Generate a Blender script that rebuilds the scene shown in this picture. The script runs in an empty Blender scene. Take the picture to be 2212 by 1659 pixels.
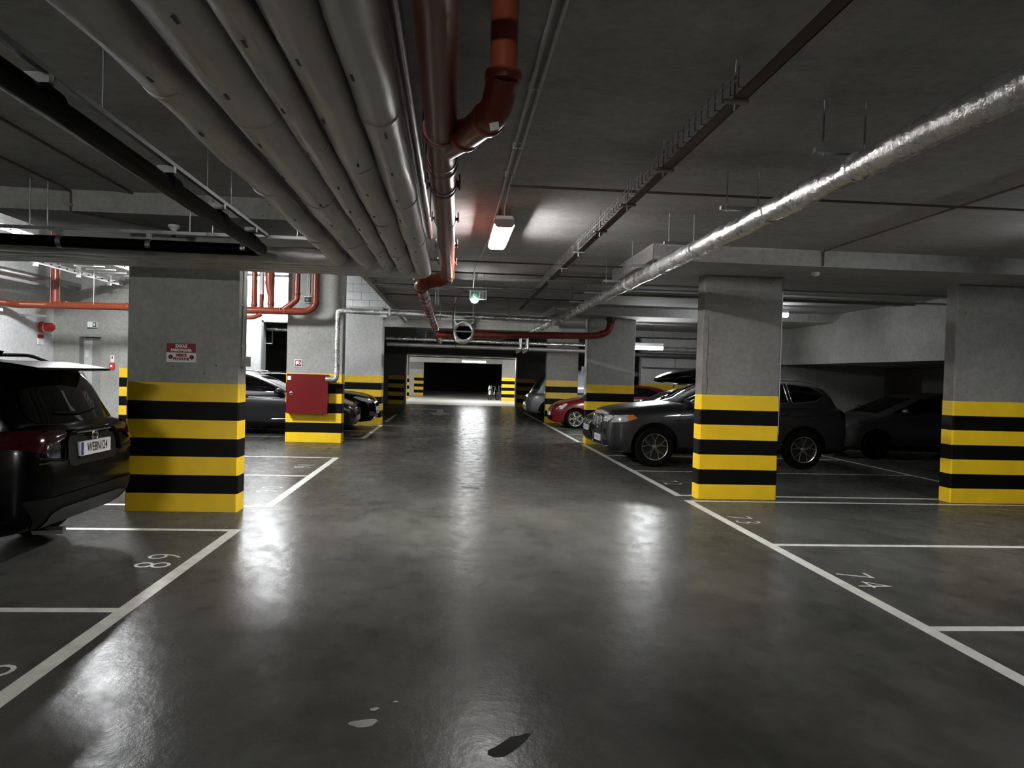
import bpy, bmesh, math, random
from mathutils import Vector, Matrix
from mathutils.bvhtree import BVHTree
random.seed(7)
PI = math.pi
scene = bpy.context.scene
C = scene.collection

# ---------------------------------------------------------------- camera
F_PX, CXP, CYP = 1617.0, 1106.0, 846.0          # focal length / principal point for a 2212 x 1659 frame
_d = Vector(((977.0-CXP)/F_PX, (CYP-808.0)/F_PX, -1)).normalized()
_r = Vector((math.cos(.0272), -math.sin(.0272), 0)); _r = (_r-_d*_r.dot(_d)).normalized()
_u = _r.cross(_d)
cam_d = bpy.data.cameras.new('camera'); cam = bpy.data.objects.new('camera', cam_d); C.objects.link(cam)
rot = Matrix((_r, _d, _u))                       # rows = world axes in camera space -> camera to world
cam.matrix_world = Matrix.Translation((0, 0, 1.61)) @ rot.to_4x4()
cam_d.sensor_fit = 'HORIZONTAL'; cam_d.sensor_width = 36.0; cam_d.lens = 36.0*F_PX/2212.0
cam_d.shift_x = 0.0; cam_d.shift_y = (CYP-829.5)/2212.0
cam_d.clip_start = .05; cam_d.clip_end = 200
scene.camera = cam

# ---------------------------------------------------------------- world and exposure (windowless basement: all light is from its lamps)
wd = bpy.data.worlds.new('world'); scene.world = wd; wd.use_nodes = True
wd.node_tree.nodes['Background'].inputs[0].default_value = (0.55, 0.6, 0.65, 1)
wd.node_tree.nodes['Background'].inputs[1].default_value = 0.0
vs = scene.view_settings
vs.view_transform = 'Standard'; vs.look = 'None'; vs.gamma = 1.0; vs.use_curve_mapping = False
vs.exposure = 3.4
cy = scene.cycles
cy.max_bounces = 5; cy.diffuse_bounces = 4; cy.glossy_bounces = 3; cy.transmission_bounces = 1; cy.transparent_max_bounces = 2
cy.use_light_tree = False; cy.caustics_reflective = False; cy.caustics_refractive = False; cy.use_adaptive_sampling = True; cy.adaptive_threshold = .03
cy.sample_clamp_indirect = 4.0
LAMP = 34.0                                      # radiance of the lamp diffusers

# ---------------------------------------------------------------- materials
def nt(name):
    m = bpy.data.materials.new(name); m.use_nodes = True
    t = m.node_tree; b = t.nodes['Principled BSDF']
    return m, t, b
def _noise(t, sc, det=4, rough=.6, vec=None, scale3=None):
    tc = t.nodes.new('ShaderNodeTexCoord')
    n = t.nodes.new('ShaderNodeTexNoise'); n.inputs['Scale'].default_value = sc
    n.inputs['Detail'].default_value = det; n.inputs['Roughness'].default_value = rough
    if scale3:
        mp = t.nodes.new('ShaderNodeMapping'); mp.inputs['Scale'].default_value = scale3
        t.links.new(tc.outputs['Object'], mp.inputs[0]); t.links.new(mp.outputs[0], n.inputs['Vector'])
    else:
        t.links.new(tc.outputs['Object'], n.inputs['Vector'])
    return n
def _ramp(t, src, a, b, p0=.3, p1=.7):
    r = t.nodes.new('ShaderNodeMapRange'); r.inputs['From Min'].default_value = p0; r.inputs['From Max'].default_value = p1
    r.inputs['To Min'].default_value = a; r.inputs['To Max'].default_value = b
    t.links.new(src, r.inputs['Value']); return r.outputs[0]
def _mixc(t, fac, c0, c1):
    m = t.nodes.new('ShaderNodeMix'); m.data_type = 'RGBA'
    t.links.new(fac, m.inputs['Factor'])
    for i, c in ((6, c0), (7, c1)):
        if hasattr(c, 'default_value'): t.links.new(c, m.inputs[i])
        else: m.inputs[i].default_value = (*c, 1)
    return m.outputs[2]
def pm(name, col, rough=.5, metal=0., var=.12, scale=6., bump=0., bscale=40., coat=0., rvar=.0, scale3=None, spec=.5):
    m, t, b = nt(name)
    c0 = tuple(c*(1-var) for c in col); c1 = tuple(min(1, c*(1+var)) for c in col)
    n = _noise(t, scale, scale3=scale3)
    t.links.new(_mixc(t, _ramp(t, n.outputs[0], 0, 1), c0, c1), b.inputs['Base Color'])
    b.inputs['Metallic'].default_value = metal; b.inputs['Coat Weight'].default_value = coat
    b.inputs['Coat Roughness'].default_value = .04; b.inputs['Specular IOR Level'].default_value = spec
    if rvar: t.links.new(_ramp(t, n.outputs[0], max(0, rough-rvar), min(1, rough+rvar)), b.inputs['Roughness'])
    else: b.inputs['Roughness'].default_value = rough
    if bump:
        n2 = _noise(t, bscale, 5, scale3=scale3); bp = t.nodes.new('ShaderNodeBump')
        bp.inputs['Strength'].default_value = bump; bp.inputs['Distance'].default_value = .02
        t.links.new(n2.outputs[0], bp.inputs['Height']); t.links.new(bp.outputs[0], b.inputs['Normal'])
    return m
def concrete(name, dark, light, rough=.75, pores=True, big=.7, streak=None):
    m, t, b = nt(name)
    n1 = _noise(t, big, 6, .65, scale3=streak); n2 = _noise(t, 14, 6, .7)
    a = _mixc(t, _ramp(t, n1.outputs[0], 0, 1, .32, .68), dark, light)
    mx = t.nodes.new('ShaderNodeMix'); mx.data_type = 'RGBA'; mx.blend_type = 'MULTIPLY'; mx.inputs[0].default_value = 1
    t.links.new(a, mx.inputs[6])
    g = t.nodes.new('ShaderNodeCombineColor'); v = _ramp(t, n2.outputs[0], .78, 1.12, .3, .7)
    for i in range(3): t.links.new(v, g.inputs[i])
    t.links.new(g.outputs[0], mx.inputs[7]); out = mx.outputs[2]
    hsrc = n2.outputs[0]
    if pores:
        tc = t.nodes.new('ShaderNodeTexCoord'); vo = t.nodes.new('ShaderNodeTexVoronoi'); vo.inputs['Scale'].default_value = 5.5
        t.links.new(tc.outputs['Object'], vo.inputs['Vector'])
        out = _mixc(t, _ramp(t, vo.outputs['Distance'], 0, 1, .035, .075), tuple(c*.35 for c in dark), out)
    t.links.new(out, b.inputs['Base Color']); b.inputs['Roughness'].default_value = rough
    b.inputs['Specular IOR Level'].default_value = .3
    bp = t.nodes.new('ShaderNodeBump'); bp.inputs['Strength'].default_value = .25; bp.inputs['Distance'].default_value = .01
    t.links.new(hsrc, bp.inputs['Height']); t.links.new(bp.outputs[0], b.inputs['Normal'])
    return m
def floor_mat():
    m, t, b = nt('polished_floor_concrete')
    n1 = _noise(t, .9, 7, .62, scale3=(1, .55, 1)); n2 = _noise(t, 4.5, 6, .7, scale3=(1.0, .8, 1)); n3 = _noise(t, 13, 5, .75, scale3=(1, .6, 1))
    a = _mixc(t, _ramp(t, n1.outputs[0], 0, 1, .3, .7), (.036, .036, .032), (.092, .091, .082))
    mx = t.nodes.new('ShaderNodeMix'); mx.data_type = 'RGBA'; mx.blend_type = 'MULTIPLY'; mx.inputs[0].default_value = 1
    g = t.nodes.new('ShaderNodeCombineColor'); v = _ramp(t, n2.outputs[0], .72, 1.2, .3, .72)
    for i in range(3): t.links.new(v, g.inputs[i])
    t.links.new(a, mx.inputs[6]); t.links.new(g.outputs[0], mx.inputs[7])
    t.links.new(mx.outputs[2], b.inputs['Base Color'])
    t.links.new(_ramp(t, n2.outputs[0], .33, .19, .3, .7), b.inputs['Roughness'])
    b.inputs['Specular IOR Level'].default_value = .017
    add = t.nodes.new('ShaderNodeMath'); add.operation = 'MULTIPLY_ADD'; add.inputs[1].default_value = .22
    t.links.new(n3.outputs[0], add.inputs[0]); t.links.new(n2.outputs[0], add.inputs[2])
    bp = t.nodes.new('ShaderNodeBump'); bp.inputs['Strength'].default_value = .20; bp.inputs['Distance'].default_value = .02
    t.links.new(add.outputs[0], bp.inputs['Height']); t.links.new(bp.outputs[0], b.inputs['Normal'])
    return m
def emis(name, col, s):
    m, t, b = nt(name); b.inputs['Base Color'].default_value = (.9, .9, .9, 1)
    b.inputs['Emission Color'].default_value = (*col, 1); b.inputs['Emission Strength'].default_value = s
    return m
M = dict(
    floor=floor_mat(),
    ceil=concrete('ceiling_concrete', (.33, .33, .325), (.47, .47, .465), .8, pores=False, big=.8, streak=(.5, 1.6, 1)),
    wall=concrete('wall_concrete', (.27, .27, .255), (.40, .40, .375), .75),
    column=concrete('column_concrete', (.175, .172, .160), (.26, .255, .237), .75),
    white_wall=concrete('white_painted_wall', (.50, .51, .50), (.62, .63, .62), .7, pores=False),
    pale_wall=concrete('pale_smooth_wall', (.56, .57, .575), (.70, .71, .715), .7, pores=False),
    lamplit_floor=concrete('lamplit_tint_far_floor', (.50, .49, .45), (.62, .60, .56), .6, pores=False),  # far-room floor lightened in colour to stand in for lamp light
    block=pm('white_block', (.66, .68, .68), .75, var=.08, bump=.3, bscale=60),
    mortar=pm('mortar_joint', (.30, .31, .31), .9),
    yellow=pm('yellow_band_paint', (.86, .56, .012), .42, var=.07, scale=4, bump=.06, bscale=30),
    black=pm('black_band_paint', (.0035, .0032, .003), .5, var=.3, scale=4, bump=.06, bscale=30, spec=.12),
    line=pm('worn_white_line_paint', (.52, .52, .48), .5, var=.16, scale=9, bump=.1),
    foil=pm('wrinkled_foil_jacket', (.50, .495, .475), .46, metal=.5, var=.2, scale=5, bump=.22, bscale=9, rvar=.10, scale3=(1.0, .35, 1.0)),
    foil_bright=pm('bright_foil_jacket', (.70, .705, .71), .28, metal=.9, var=.12, scale=7, bump=.55, bscale=20, rvar=.08),
    galv=pm('galvanised_steel', (.36, .37, .37), .34, metal=.95, var=.12, scale=12, rvar=.08),
    zinc=pm('zinc_grey_steel', (.22, .225, .225), .45, metal=.7, var=.15, scale=12),
    orange=pm('orange_pvc', (.17, .036, .016), .32, var=.08, scale=8, spec=.3),
    orange_dark=pm('brown_orange_pvc', (.20, .038, .022), .30, var=.1, scale=8),
    brown_ring=pm('dark_brown_clamp', (.045, .014, .011), .4),
    blackpipe=pm('black_pe_pipe', (.0012, .0012, .0014), .38, var=.2, spec=.05),
    rail=pm('dull_zinc_rail', (.085, .086, .088), .5, metal=.4),
    ink=pm('faded_grey_print', (.06, .06, .058), .6),
    arrow=pm('white_arrow_paint', (.85, .85, .80), .5, var=.08, scale=9),
    far_shade=pm('shade_tinted_far_wall', (.012, .012, .012), .9),  # end wall blackened in colour, standing in for unlit depth
    conduit=pm('grey_plastic_conduit', (.48, .48, .47), .5),
    darkmetal=pm('dark_rusty_steel', (.10, .075, .06), .6, metal=.4),
    white=pm('white_powder_coat', (.80, .81, .81), .4, var=.04),
    grey_box=pm('grey_plastic_box', (.30, .30, .28), .5),
    red=pm('red_enamel', (.125, .002, .004), .35, var=.05, scale=3),
    redplastic=pm('red_plastic', (.55, .02, .02), .25),
    dark=pm('matt_black', (.002, .002, .002), .7, spec=.1),
    green=pm('green_sign_film', (.003, .045, .024), .4),
    signgrey=pm('dull_sign_white', (.26, .27, .26), .4),
    signwhite=pm('white_sign_film', (.80, .82, .80), .35, var=.03),
    signred=pm('dark_red_sign_film', (.24, .008, .010), .4, var=.05),
    lamp=emis('lit_diffuser', (1.0, .985, .95), LAMP),
    lamp_cool=emis('lit_diffuser_cool', (.97, .985, 1.0), LAMP),
    bulb=emis('lit_dome_bulb', (1.0, .985, .95), LAMP*.28),
    tyre=pm('tyre_rubber', (.003, .003, .003), .75, spec=.1, bump=.15, bscale=90),
    rim=pm('silver_alloy', (.62, .62, .62), .28, metal=.9, var=.05),
    rim_dark=pm('dark_alloy', (.012, .012, .013), .35, metal=.7),
    rim_edge=pm('machined_alloy_edge', (.52, .52, .52), .25, metal=.95),
    glass=pm('dark_car_glass', (.0012, .0014, .0016), .03, var=.05, spec=.4),
    chrome=pm('chrome', (.78, .78, .78), .10, metal=1., var=.03),
    lens=pm('clear_lamp_lens', (.36, .37, .38), .12, metal=.0, var=.45, scale=22, coat=.6),
    lens_dark=pm('smoked_lamp_lens', (.06, .06, .065), .07, metal=.3, var=.35, scale=25, coat=1.),
    amber=pm('amber_lens', (.55, .17, .03), .15, coat=.6),
    tail=pm('red_tail_lens', (.022, .0012, .0018), .12, coat=.3, spec=.3),
    trim=pm('black_plastic_trim', (.0045, .0045, .0045), .5, spec=.15),
    iron=pm('dark_iron', (.006, .006, .006), .6, metal=.3),
    seam=pm('panel_gap', (.003, .003, .003), .8),
    plate=pm('number_plate_white', (.72, .72, .70), .4, var=.03),
    plate_ink=pm('number_plate_ink', (.012, .012, .012), .5),
    plate_blue=pm('number_plate_blue', (.01, .04, .30), .4),
    paint_black=pm('black_car_paint', (.0012, .0012, .0015), .22, var=.05, coat=.08, spec=.10),
    paint_grey=pm('grey_metallic_car_paint', (.015, .0155, .017), .34, metal=.3, var=.05, coat=.35),
    paint_dgrey=pm('dark_grey_metallic_car_paint', (.014, .0145, .017), .28, metal=.3, var=.05, coat=.5),
    paint_blue=pm('blue_black_car_paint', (.0012, .0014, .0024), .2, var=.05, coat=.15, spec=.15),
    paint_red=pm('red_car_paint', (.125, .003, .007), .25, var=.04, coat=.35),
    paint_silver=pm('silver_blue_car_paint', (.36, .38, .42), .35, metal=.5, var=.04, coat=1.),
    paint_mid=pm('mid_grey_car_paint', (.035, .035, .037), .35, metal=.3, var=.05, coat=.3),
    skid=pm('silver_skid_plate', (.075, .075, .075), .4, metal=.4),
    stain=pm('oil_stain', (.010, .010, .010), .85, var=.3, spec=.1),
    pale=pm('pale_cement_spot', (.095, .095, .088), .5, var=.15, scale=14),
    door=pm('pale_grey_door_leaf', (.52, .53, .52), .5, var=.04),
    plaster=pm('grey_mortar_patch', (.20, .195, .18), .8, var=.2, scale=12, bump=.2),
)

# ---------------------------------------------------------------- mesh helpers
def pchip(keys):
    ks = sorted(keys); X = [k[0] for k in ks]; Y = [k[1] for k in ks]; n = len(X)
    dl = [(Y[i+1]-Y[i])/(X[i+1]-X[i]) for i in range(n-1)]
    mm = [0]*n
    for i in range(n):
        if i == 0: mm[i] = dl[0]
        elif i == n-1: mm[i] = dl[-1]
        elif dl[i-1]*dl[i] <= 0: mm[i] = 0
        else: mm[i] = 2*dl[i-1]*dl[i]/(dl[i-1]+dl[i])
    def f(x):
        if x <= X[0]: return Y[0]
        if x >= X[-1]: return Y[-1]
        i = 0
        while x > X[i+1]: i += 1
        h = X[i+1]-X[i]; s = (x-X[i])/h
        return ((1+2*s)*(1-s)**2*Y[i]+s*(1-s)**2*h*mm[i]+s*s*(3-2*s)*Y[i+1]+s*s*(s-1)*h*mm[i+1])
    return f
def round_path(pts, r, n=5):
    pts = [Vector(p) for p in pts]; out = [pts[0]]
    for i in range(1, len(pts)-1):
        a, b, c = pts[i-1], pts[i], pts[i+1]
        u = (a-b); v = (c-b); rr = min(r, u.length*.49, v.length*.49); u.normalize(); v.normalize()
        p0, p2 = b+u*rr, b+v*rr
        for k in range(n+1):
            s = k/n; out.append(p0*(1-s)**2+b*2*s*(1-s)+p2*s*s)
    out.append(pts[-1]); return out
def rpoly(pts, r, n=4):
    out = []; N = len(pts)
    for i in range(N):
        a, b, c = Vector(pts[i-1]), Vector(pts[i]), Vector(pts[(i+1) % N])
        u = a-b; v = c-b; rr = min(r, u.length*.45, v.length*.45); u.normalize(); v.normalize()
        for k in range(n+1):
            s = k/n; p = (b+u*rr)*(1-s)**2+b*2*s*(1-s)+(b+v*rr)*s*s; out.append((p.x, p.y))
    return out
class MB:
    def __init__(s): s.v = []; s.f = []
    def add(s, vs_, fs): o = len(s.v); s.v += [tuple(p) for p in vs_]; s.f += [tuple(i+o for i in f) for f in fs]; return s
    def box(s, x0, x1, y0, y1, z0, z1):
        p = [(x, y, z) for z in (z0, z1) for y in (y0, y1) for x in (x0, x1)]
        return s.add(p, [(0, 2, 3, 1), (4, 5, 7, 6), (0, 1, 5, 4), (2, 6, 7, 3), (0, 4, 6, 2), (1, 3, 7, 5)])
    def obox(s, c, size, mat3):
        p = [Vector(c)+mat3 @ Vector((x*size[0]/2, y*size[1]/2, z*size[2]/2)) for z in (-1, 1) for y in (-1, 1) for x in (-1, 1)]
        return s.add(p, [(0, 2, 3, 1), (4, 5, 7, 6), (0, 1, 5, 4), (2, 6, 7, 3), (0, 4, 6, 2), (1, 3, 7, 5)])
    def tube(s, path, r, seg=16, caps=True, rf=None, closed=False):
        P = [Vector(p) for p in path]; n = len(P); T = []
        for i in range(n):
            a = P[(i-1) % n] if closed else P[max(i-1, 0)]; b = P[(i+1) % n] if closed else P[min(i+1, n-1)]
            T.append((b-a).normalized())
        up = Vector((0, 0, 1)) if abs(T[0].z) < .9 else Vector((1, 0, 0))
        N = (up-T[0]*up.dot(T[0])).normalized(); rings = []; dist = 0
        for i in range(n):
            if i: dist += (P[i]-P[i-1]).length
            N = (N-T[i]*N.dot(T[i])).normalized(); B = T[i].cross(N)
            ri = r[i] if isinstance(r, (list, tuple)) else r
            rings.append([P[i]+(N*math.cos(2*PI*k/seg)+B*math.sin(2*PI*k/seg))*(ri+(rf(dist, 2*PI*k/seg) if rf else 0)) for k in range(seg)])
        V = [p for rg in rings for p in rg]; Fc = []
        for i in range(n if closed else n-1):
            j = (i+1) % n
            for k in range(seg): k2 = (k+1) % seg; Fc.append((i*seg+k, i*seg+k2, j*seg+k2, j*seg+k))
        if caps and not closed: Fc.append(tuple(range(seg-1, -1, -1))); Fc.append(tuple((n-1)*seg+k for k in range(seg)))
        return s.add(V, Fc)
    def cyl(s, p0, p1, r, seg=16, caps=True, r1=None): return s.tube([p0, p1], [r, r if r1 is None else r1], seg, caps)
    def lathe(s, prof, c=(0, 0, 0), axis='z', seg=24, closed=False):
        V = []; Fc = []; n = len(prof)
        for i, (r, h) in enumerate(prof):
            for k in range(seg):
                a = 2*PI*k/seg; x, y = r*math.cos(a), r*math.sin(a)
                p = (x, y, h) if axis == 'z' else ((x, h, y) if axis == 'y' else (h, x, y))
                V.append((p[0]+c[0], p[1]+c[1], p[2]+c[2]))
        m = n if closed else n-1
        for i in range(m):
            j = (i+1) % n
            for k in range(seg):
                k2 = (k+1) % seg; q = (i*seg+k, i*seg+k2, j*seg+k2, j*seg+k)
                Fc.append(q if axis != 'y' else q[::-1])
        return s.add(V, Fc)
    def prism(s, poly, plane, a, b):
        n = len(poly)
        def mk(p, h): return {'xy': (p[0], p[1], h), 'xz': (p[0], h, p[1]), 'yz': (h, p[0], p[1])}[plane]
        V = [mk(p, a) for p in poly]+[mk(p, b) for p in poly]
        Fc = [tuple(range(n))[::-1], tuple(range(n, 2*n))]+[(i, (i+1) % n, n+(i+1) % n, n+i) for i in range(n)]
        return s.add(V, Fc)
    def ellipsoid(s, c, r, seg=16, rings=8):
        V = []; Fc = []
        for i in range(rings+1):
            ph = PI*i/rings
            for k in range(seg):
                a = 2*PI*k/seg
                V.append((c[0]+r[0]*math.sin(ph)*math.cos(a), c[1]+r[1]*math.sin(ph)*math.sin(a), c[2]+r[2]*math.cos(ph)))
        for i in range(rings):
            for k in range(seg): k2 = (k+1) % seg; Fc.append((i*seg+k, (i+1)*seg+k, (i+1)*seg+k2, i*seg+k2))
        return s.add(V, Fc)
    def mesh(s, name, smooth=38, recalc=True):
        me = bpy.data.meshes.new(name); me.from_pydata(s.v, [], s.f); me.validate()
        if recalc:
            bm = bmesh.new(); bm.from_mesh(me); bmesh.ops.remove_doubles(bm, verts=bm.verts, dist=1e-5)
            bmesh.ops.recalc_face_normals(bm, faces=bm.faces); bm.to_mesh(me); bm.free()
        if smooth:
            me.polygons.foreach_set('use_smooth', [True]*len(me.polygons)); me.set_sharp_from_angle(angle=math.radians(smooth))
        return me
    def build(s, name, mat, parent=None, smooth=38, recalc=True):
        return put(name, s.mesh(name, smooth, recalc), mat, parent)
def put(name, me, mat, parent=None):
    o = bpy.data.objects.new(name, me)
    if mat is not None:
        me.materials.clear(); me.materials.append(M[mat] if isinstance(mat, str) else mat)
    C.objects.link(o)
    if parent is not None:
        o.parent = parent
        if parent.type == 'EMPTY' and not parent.get('_local'):
            o.matrix_parent_inverse = Matrix.Translation(parent.location).inverted()
    return o
def tag(o, label, cat, group=None):
    o['label'] = label; o['category'] = cat
    if group: o['group'] = group
    return o
def thing(name, label, cat, loc=(0, 0, 0), group=None, local=False, rotz=0):
    o = bpy.data.objects.new(name, None); o.empty_display_size = .2; C.objects.link(o); o.location = loc; o.rotation_euler = (0, 0, rotz)
    if local: o['_local'] = 1
    return tag(o, label, cat, group)
def struct(o): o['kind'] = 'structure'; return o
def text_mesh(txt, size, extrude=0.0, bold=0.0, sx=1.0, space=1.0):
    cu = bpy.data.curves.new('txt', 'FONT'); cu.body = txt; cu.size = size; cu.align_x = 'CENTER'; cu.align_y = 'CENTER'
    cu.extrude = extrude; cu.space_character = space; cu.offset = bold; cu.resolution_u = 3
    ob = bpy.data.objects.new('txt', cu); C.objects.link(ob)
    bpy.context.view_layer.update()
    me = bpy.data.meshes.new_from_object(ob.evaluated_get(bpy.context.evaluated_depsgraph_get()))
    bpy.data.objects.remove(ob); bpy.data.curves.remove(cu)
    for v in me.vertices: v.co.x *= sx
    return me
def put_text(name, txt, size, mat, parent, m4, bold=0.0, sx=1.0, space=1.0):
    me = text_mesh(txt, size, 0.0, bold, sx, space); me.transform(m4); me.name = name
    return put(name, me, mat, parent)
def frame(origin, right, up):                    # 4x4 placing text: local x -> right, y -> up
    r = Vector(right).normalized(); u = Vector(up).normalized(); n = r.cross(u)
    return Matrix(((r.x, u.x, n.x, origin[0]), (r.y, u.y, n.y, origin[1]), (r.z, u.z, n.z, origin[2]), (0, 0, 0, 1)))

# ================================================================ SETTING
mb = MB(); mb.box(-16, 16, -8, 39.0, -.25, 0)
floor = struct(mb.build('floor', 'floor', smooth=0))
mb = MB(); mb.box(-16, 16, 39.0, 72, -.25, 0); struct(mb.build('floor', 'lamplit_floor', smooth=0))
mb = MB(); mb.box(-16, 16, -8, 7.4, 3.25, 5.05); mb.box(-4.4, 16, 7.4, 9.9, 3.25, 5.05); mb.box(-1.43, 16, 9.9, 72, 3.25, 5.05); mb.box(-16, -1.43, 26, 72, 3.25, 5.05)
ceiling = struct(mb.build('ceiling', 'ceil', smooth=0, recalc=False))
mb = MB(); mb.box(-16, -1.43, 7.4, 26, 5.05, 5.25)
ceiling_high = struct(mb.build('ceiling', 'ceil', smooth=0))
for (x0, x1, y0, y1) in ((-4.4, -.6, 7.4, 9.9), (2.37, 13.4, 8.9, 11.2), (2.30, 13.4, 17.0, 19.3), (2.30, 13.4, 25.0, 27.3), (2.3, 13.4, 33.0, 35.3)):
    mb = MB(); mb.box(x0, x1, y0, y1, 3.05, 3.26); mb.build('drop_panel', 'ceil' if x0 > 0 else 'wall', ceiling, smooth=0)
mb = MB(); mb.box(-1.43, 3.3, 23.3, 24.4, 3.02, 3.26); mb.build('cross_beam', 'wall', ceiling, smooth=0)
for y in (12.6, 14.2, 21.3, 29.2, 31.0):                       # shallow cross ribs further down the aisle
    mb = MB(); mb.box(-1.43, 13.4, y, y+.16, 3.20, 3.26); mb.build('ceiling_rib', 'ceil', ceiling, smooth=0)
mb = MB(); mb.box(-1.52, -1.43, 9.9, 39, 3.16, 3.36); mb.build('slab_edge_strip', 'ceil', ceiling, smooth=0)

def bands(parent, x0, x1, y0, y1, n, h, eps=.003, ch=.018, xs=None):
    for k in range(n):
        e = eps
        p = [(x0-e+ch, y0-e), (x1+e-ch, y0-e), (x1+e, y0-e+ch), (x1+e, y1+e-ch), (x1+e-ch, y1+e), (x0-e+ch, y1+e), (x0-e, y1+e-ch), (x0-e, y0-e+ch)]
        m = MB(); m.prism(p, 'xy', k*h+(.001 if k == 0 else 0), (k+1)*h)
        m.build('yellow_band' if k % 2 == 0 else 'black_band', 'yellow' if k % 2 == 0 else 'black', parent, smooth=0)
def column(x0, x1, y0, y1, top, h, label, mat='column'):
    t = thing('concrete_column', label, 'column', ((x0+x1)/2, (y0+y1)/2, 0), 'striped concrete columns')
    ch = .018
    p = [(x0+ch, y0), (x1-ch, y0), (x1, y0+ch), (x1, y1-ch), (x1-ch, y1), (x0+ch, y1), (x0, y1-ch), (x0, y0+ch)]
    m = MB(); m.prism(p, 'xy', 0.002, top); m.build('shaft', mat, t, smooth=0)
    bands(t, x0, x1, y0, y1, 7, h)
    return t
colA = column(-3.57, -2.36, 8.55, 8.82, 3.05, .2045, 'wide striped concrete column with the red and white parking ban sign', 'wall')
colB = column(3.37, 4.475, 9.93, 10.18, 3.05, .2035, 'striped concrete column between stalls 72 and 73 in front of the grey SUV')
colC = column(6.97, 8.15, 9.90, 10.15, 3.05, .2035, 'striped concrete column cut by the right edge of the picture')
colD = column(3.26, 4.44, 18.0, 18.28, 3.05, .207, 'striped concrete column behind the black car with the roof box', 'wall')
colE = column(3.28, 4.40, 26.0, 26.3, 3.05, .212, 'striped concrete column rising behind the bonnet of the red hatchback', 'wall')
colF = column(-3.68, -2.44, 17.0, 17.3, 5.05, .220, 'striped concrete column carrying the red hydrant cabinet', 'wall')
colG = column(-3.40, -2.16, 23.2, 23.9, 3.60, .213, 'striped pale column beside the bonnets of the two black cars on the left', 'white_wall')
colH = column(6.64, 9.2, 26.0, 26.3, 3.05, .207, 'wide far column whose yellow band shows beneath the roof box', 'pale_wall')
# a strip of grey mortar on the front arris of column B
m = MB(); m.prism(rpoly([(3.375, 1.43), (3.44, 1.43), (3.455, 1.62), (3.43, 1.75), (3.445, 2.1), (3.43, 2.5), (3.375, 2.5)], .02), 'xz', 9.922, 9.932); m.build('mortar_patch', 'plaster', colB, smooth=0)

# left side room: wall with siren, wall with door, long white block wall
m = MB(); m.box(-9.6, -9.3, 5.5, 18.6, 0, 5.05); wall_left = struct(m.build('wall_left', 'pale_wall', smooth=0))
for r in range(4):
    for k in range(9):
        y = 13.6+k*.5+(.25 if r % 2 else 0); z = 4.05+r*.25
        m = MB(); m.box(-9.3, -9.285, y+.006, y+.494, z+.006, z+.244); m.build('block', 'block', wall_left, smooth=0)
m = MB()
m.box(-9.3, -8.72, 18.3, 18.6, 0, 5.05); m.box(-8.24, -7.6, 18.3, 18.6, 0, 5.05); m.box(-8.72, -8.24, 18.3, 18.6, 2.25, 5.05)
wall_door = struct(m.build('wall_back_left', 'wall', smooth=0))
for k in range(7):
    m = MB(); m.box(-7.81, -7.597, 18.297, 18.6, k*.22+.001, (k+1)*.22); m.build('yellow_band' if k % 2 == 0 else 'black_band', 'yellow' if k % 2 == 0 else 'black', wall_door, smooth=0)
d1 = thing('door_1', '', '', (-8.48, 18.52, 0)); del d1['label']; del d1['category']; struct(d1)
m = MB(); m.box(-8.70, -8.52, 18.50, 18.54, .01, 2.23); m.build('door_leaf', 'door', d1, smooth=0)
m = MB(); m.box(-8.52, -8.26, 18.53, 18.57, .01, 2.23); m.build('door_leaf', 'grey_box', d1, smooth=0)
m = MB(); m.box(-8.68, -8.59, 18.494, 18.499, 1.78, 1.95); m.build('notice_sheet', 'signwhite', d1, smooth=0)
m = MB(); m.tube(round_path([(-8.55, 18.49, 1.05), (-8.55, 18.44, 1.05), (-8.64, 18.44, 1.05)], .02), .011, 10); m.build('handle', 'zinc', d1)

m = MB()
m.box(-9.9, -5.80, 23.4, 23.7, 0, 5.05); m.box(-4.97, -3.4, 23.4, 23.7, 0, 5.05); m.box(-5.80, -4.97, 23.4, 23.7, 3.08, 5.05)
m.box(-3.4, -1.43, 23.4, 23.7, 3.60, 5.05); m.box(-2.16, -1.43, 23.4, 23.7, 3.02, 3.62)
wall_rear = struct(m.build('wall_rear_left', 'white_wall', smooth=0))
m = MB(); m.box(-6.6, -1.5, 23.385, 23.402, 3.40, 5.03); m.build('mortar_bed', 'mortar', wall_rear, smooth=0)
for r in range(6):
    for k in range(11):
        x = -6.6+k*.5+(.25 if r % 2 else 0); z = 3.56+r*.245; x1 = min(x+.493, -1.52)
        if x1-x < .1: continue
        m = MB(); m.box(x+.007, x1, 23.37, 23.39, z+.006, z+.239); m.build('block', 'block', wall_rear, smooth=0)
m = MB(); m.box(-5.83, -5.77, 23.38, 23.72, 0, 3.1); m.box(-5.83, -4.94, 23.38, 23.72, 3.04, 3.1); m.build('opening_frame', 'zinc', wall_rear, smooth=0)

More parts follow.
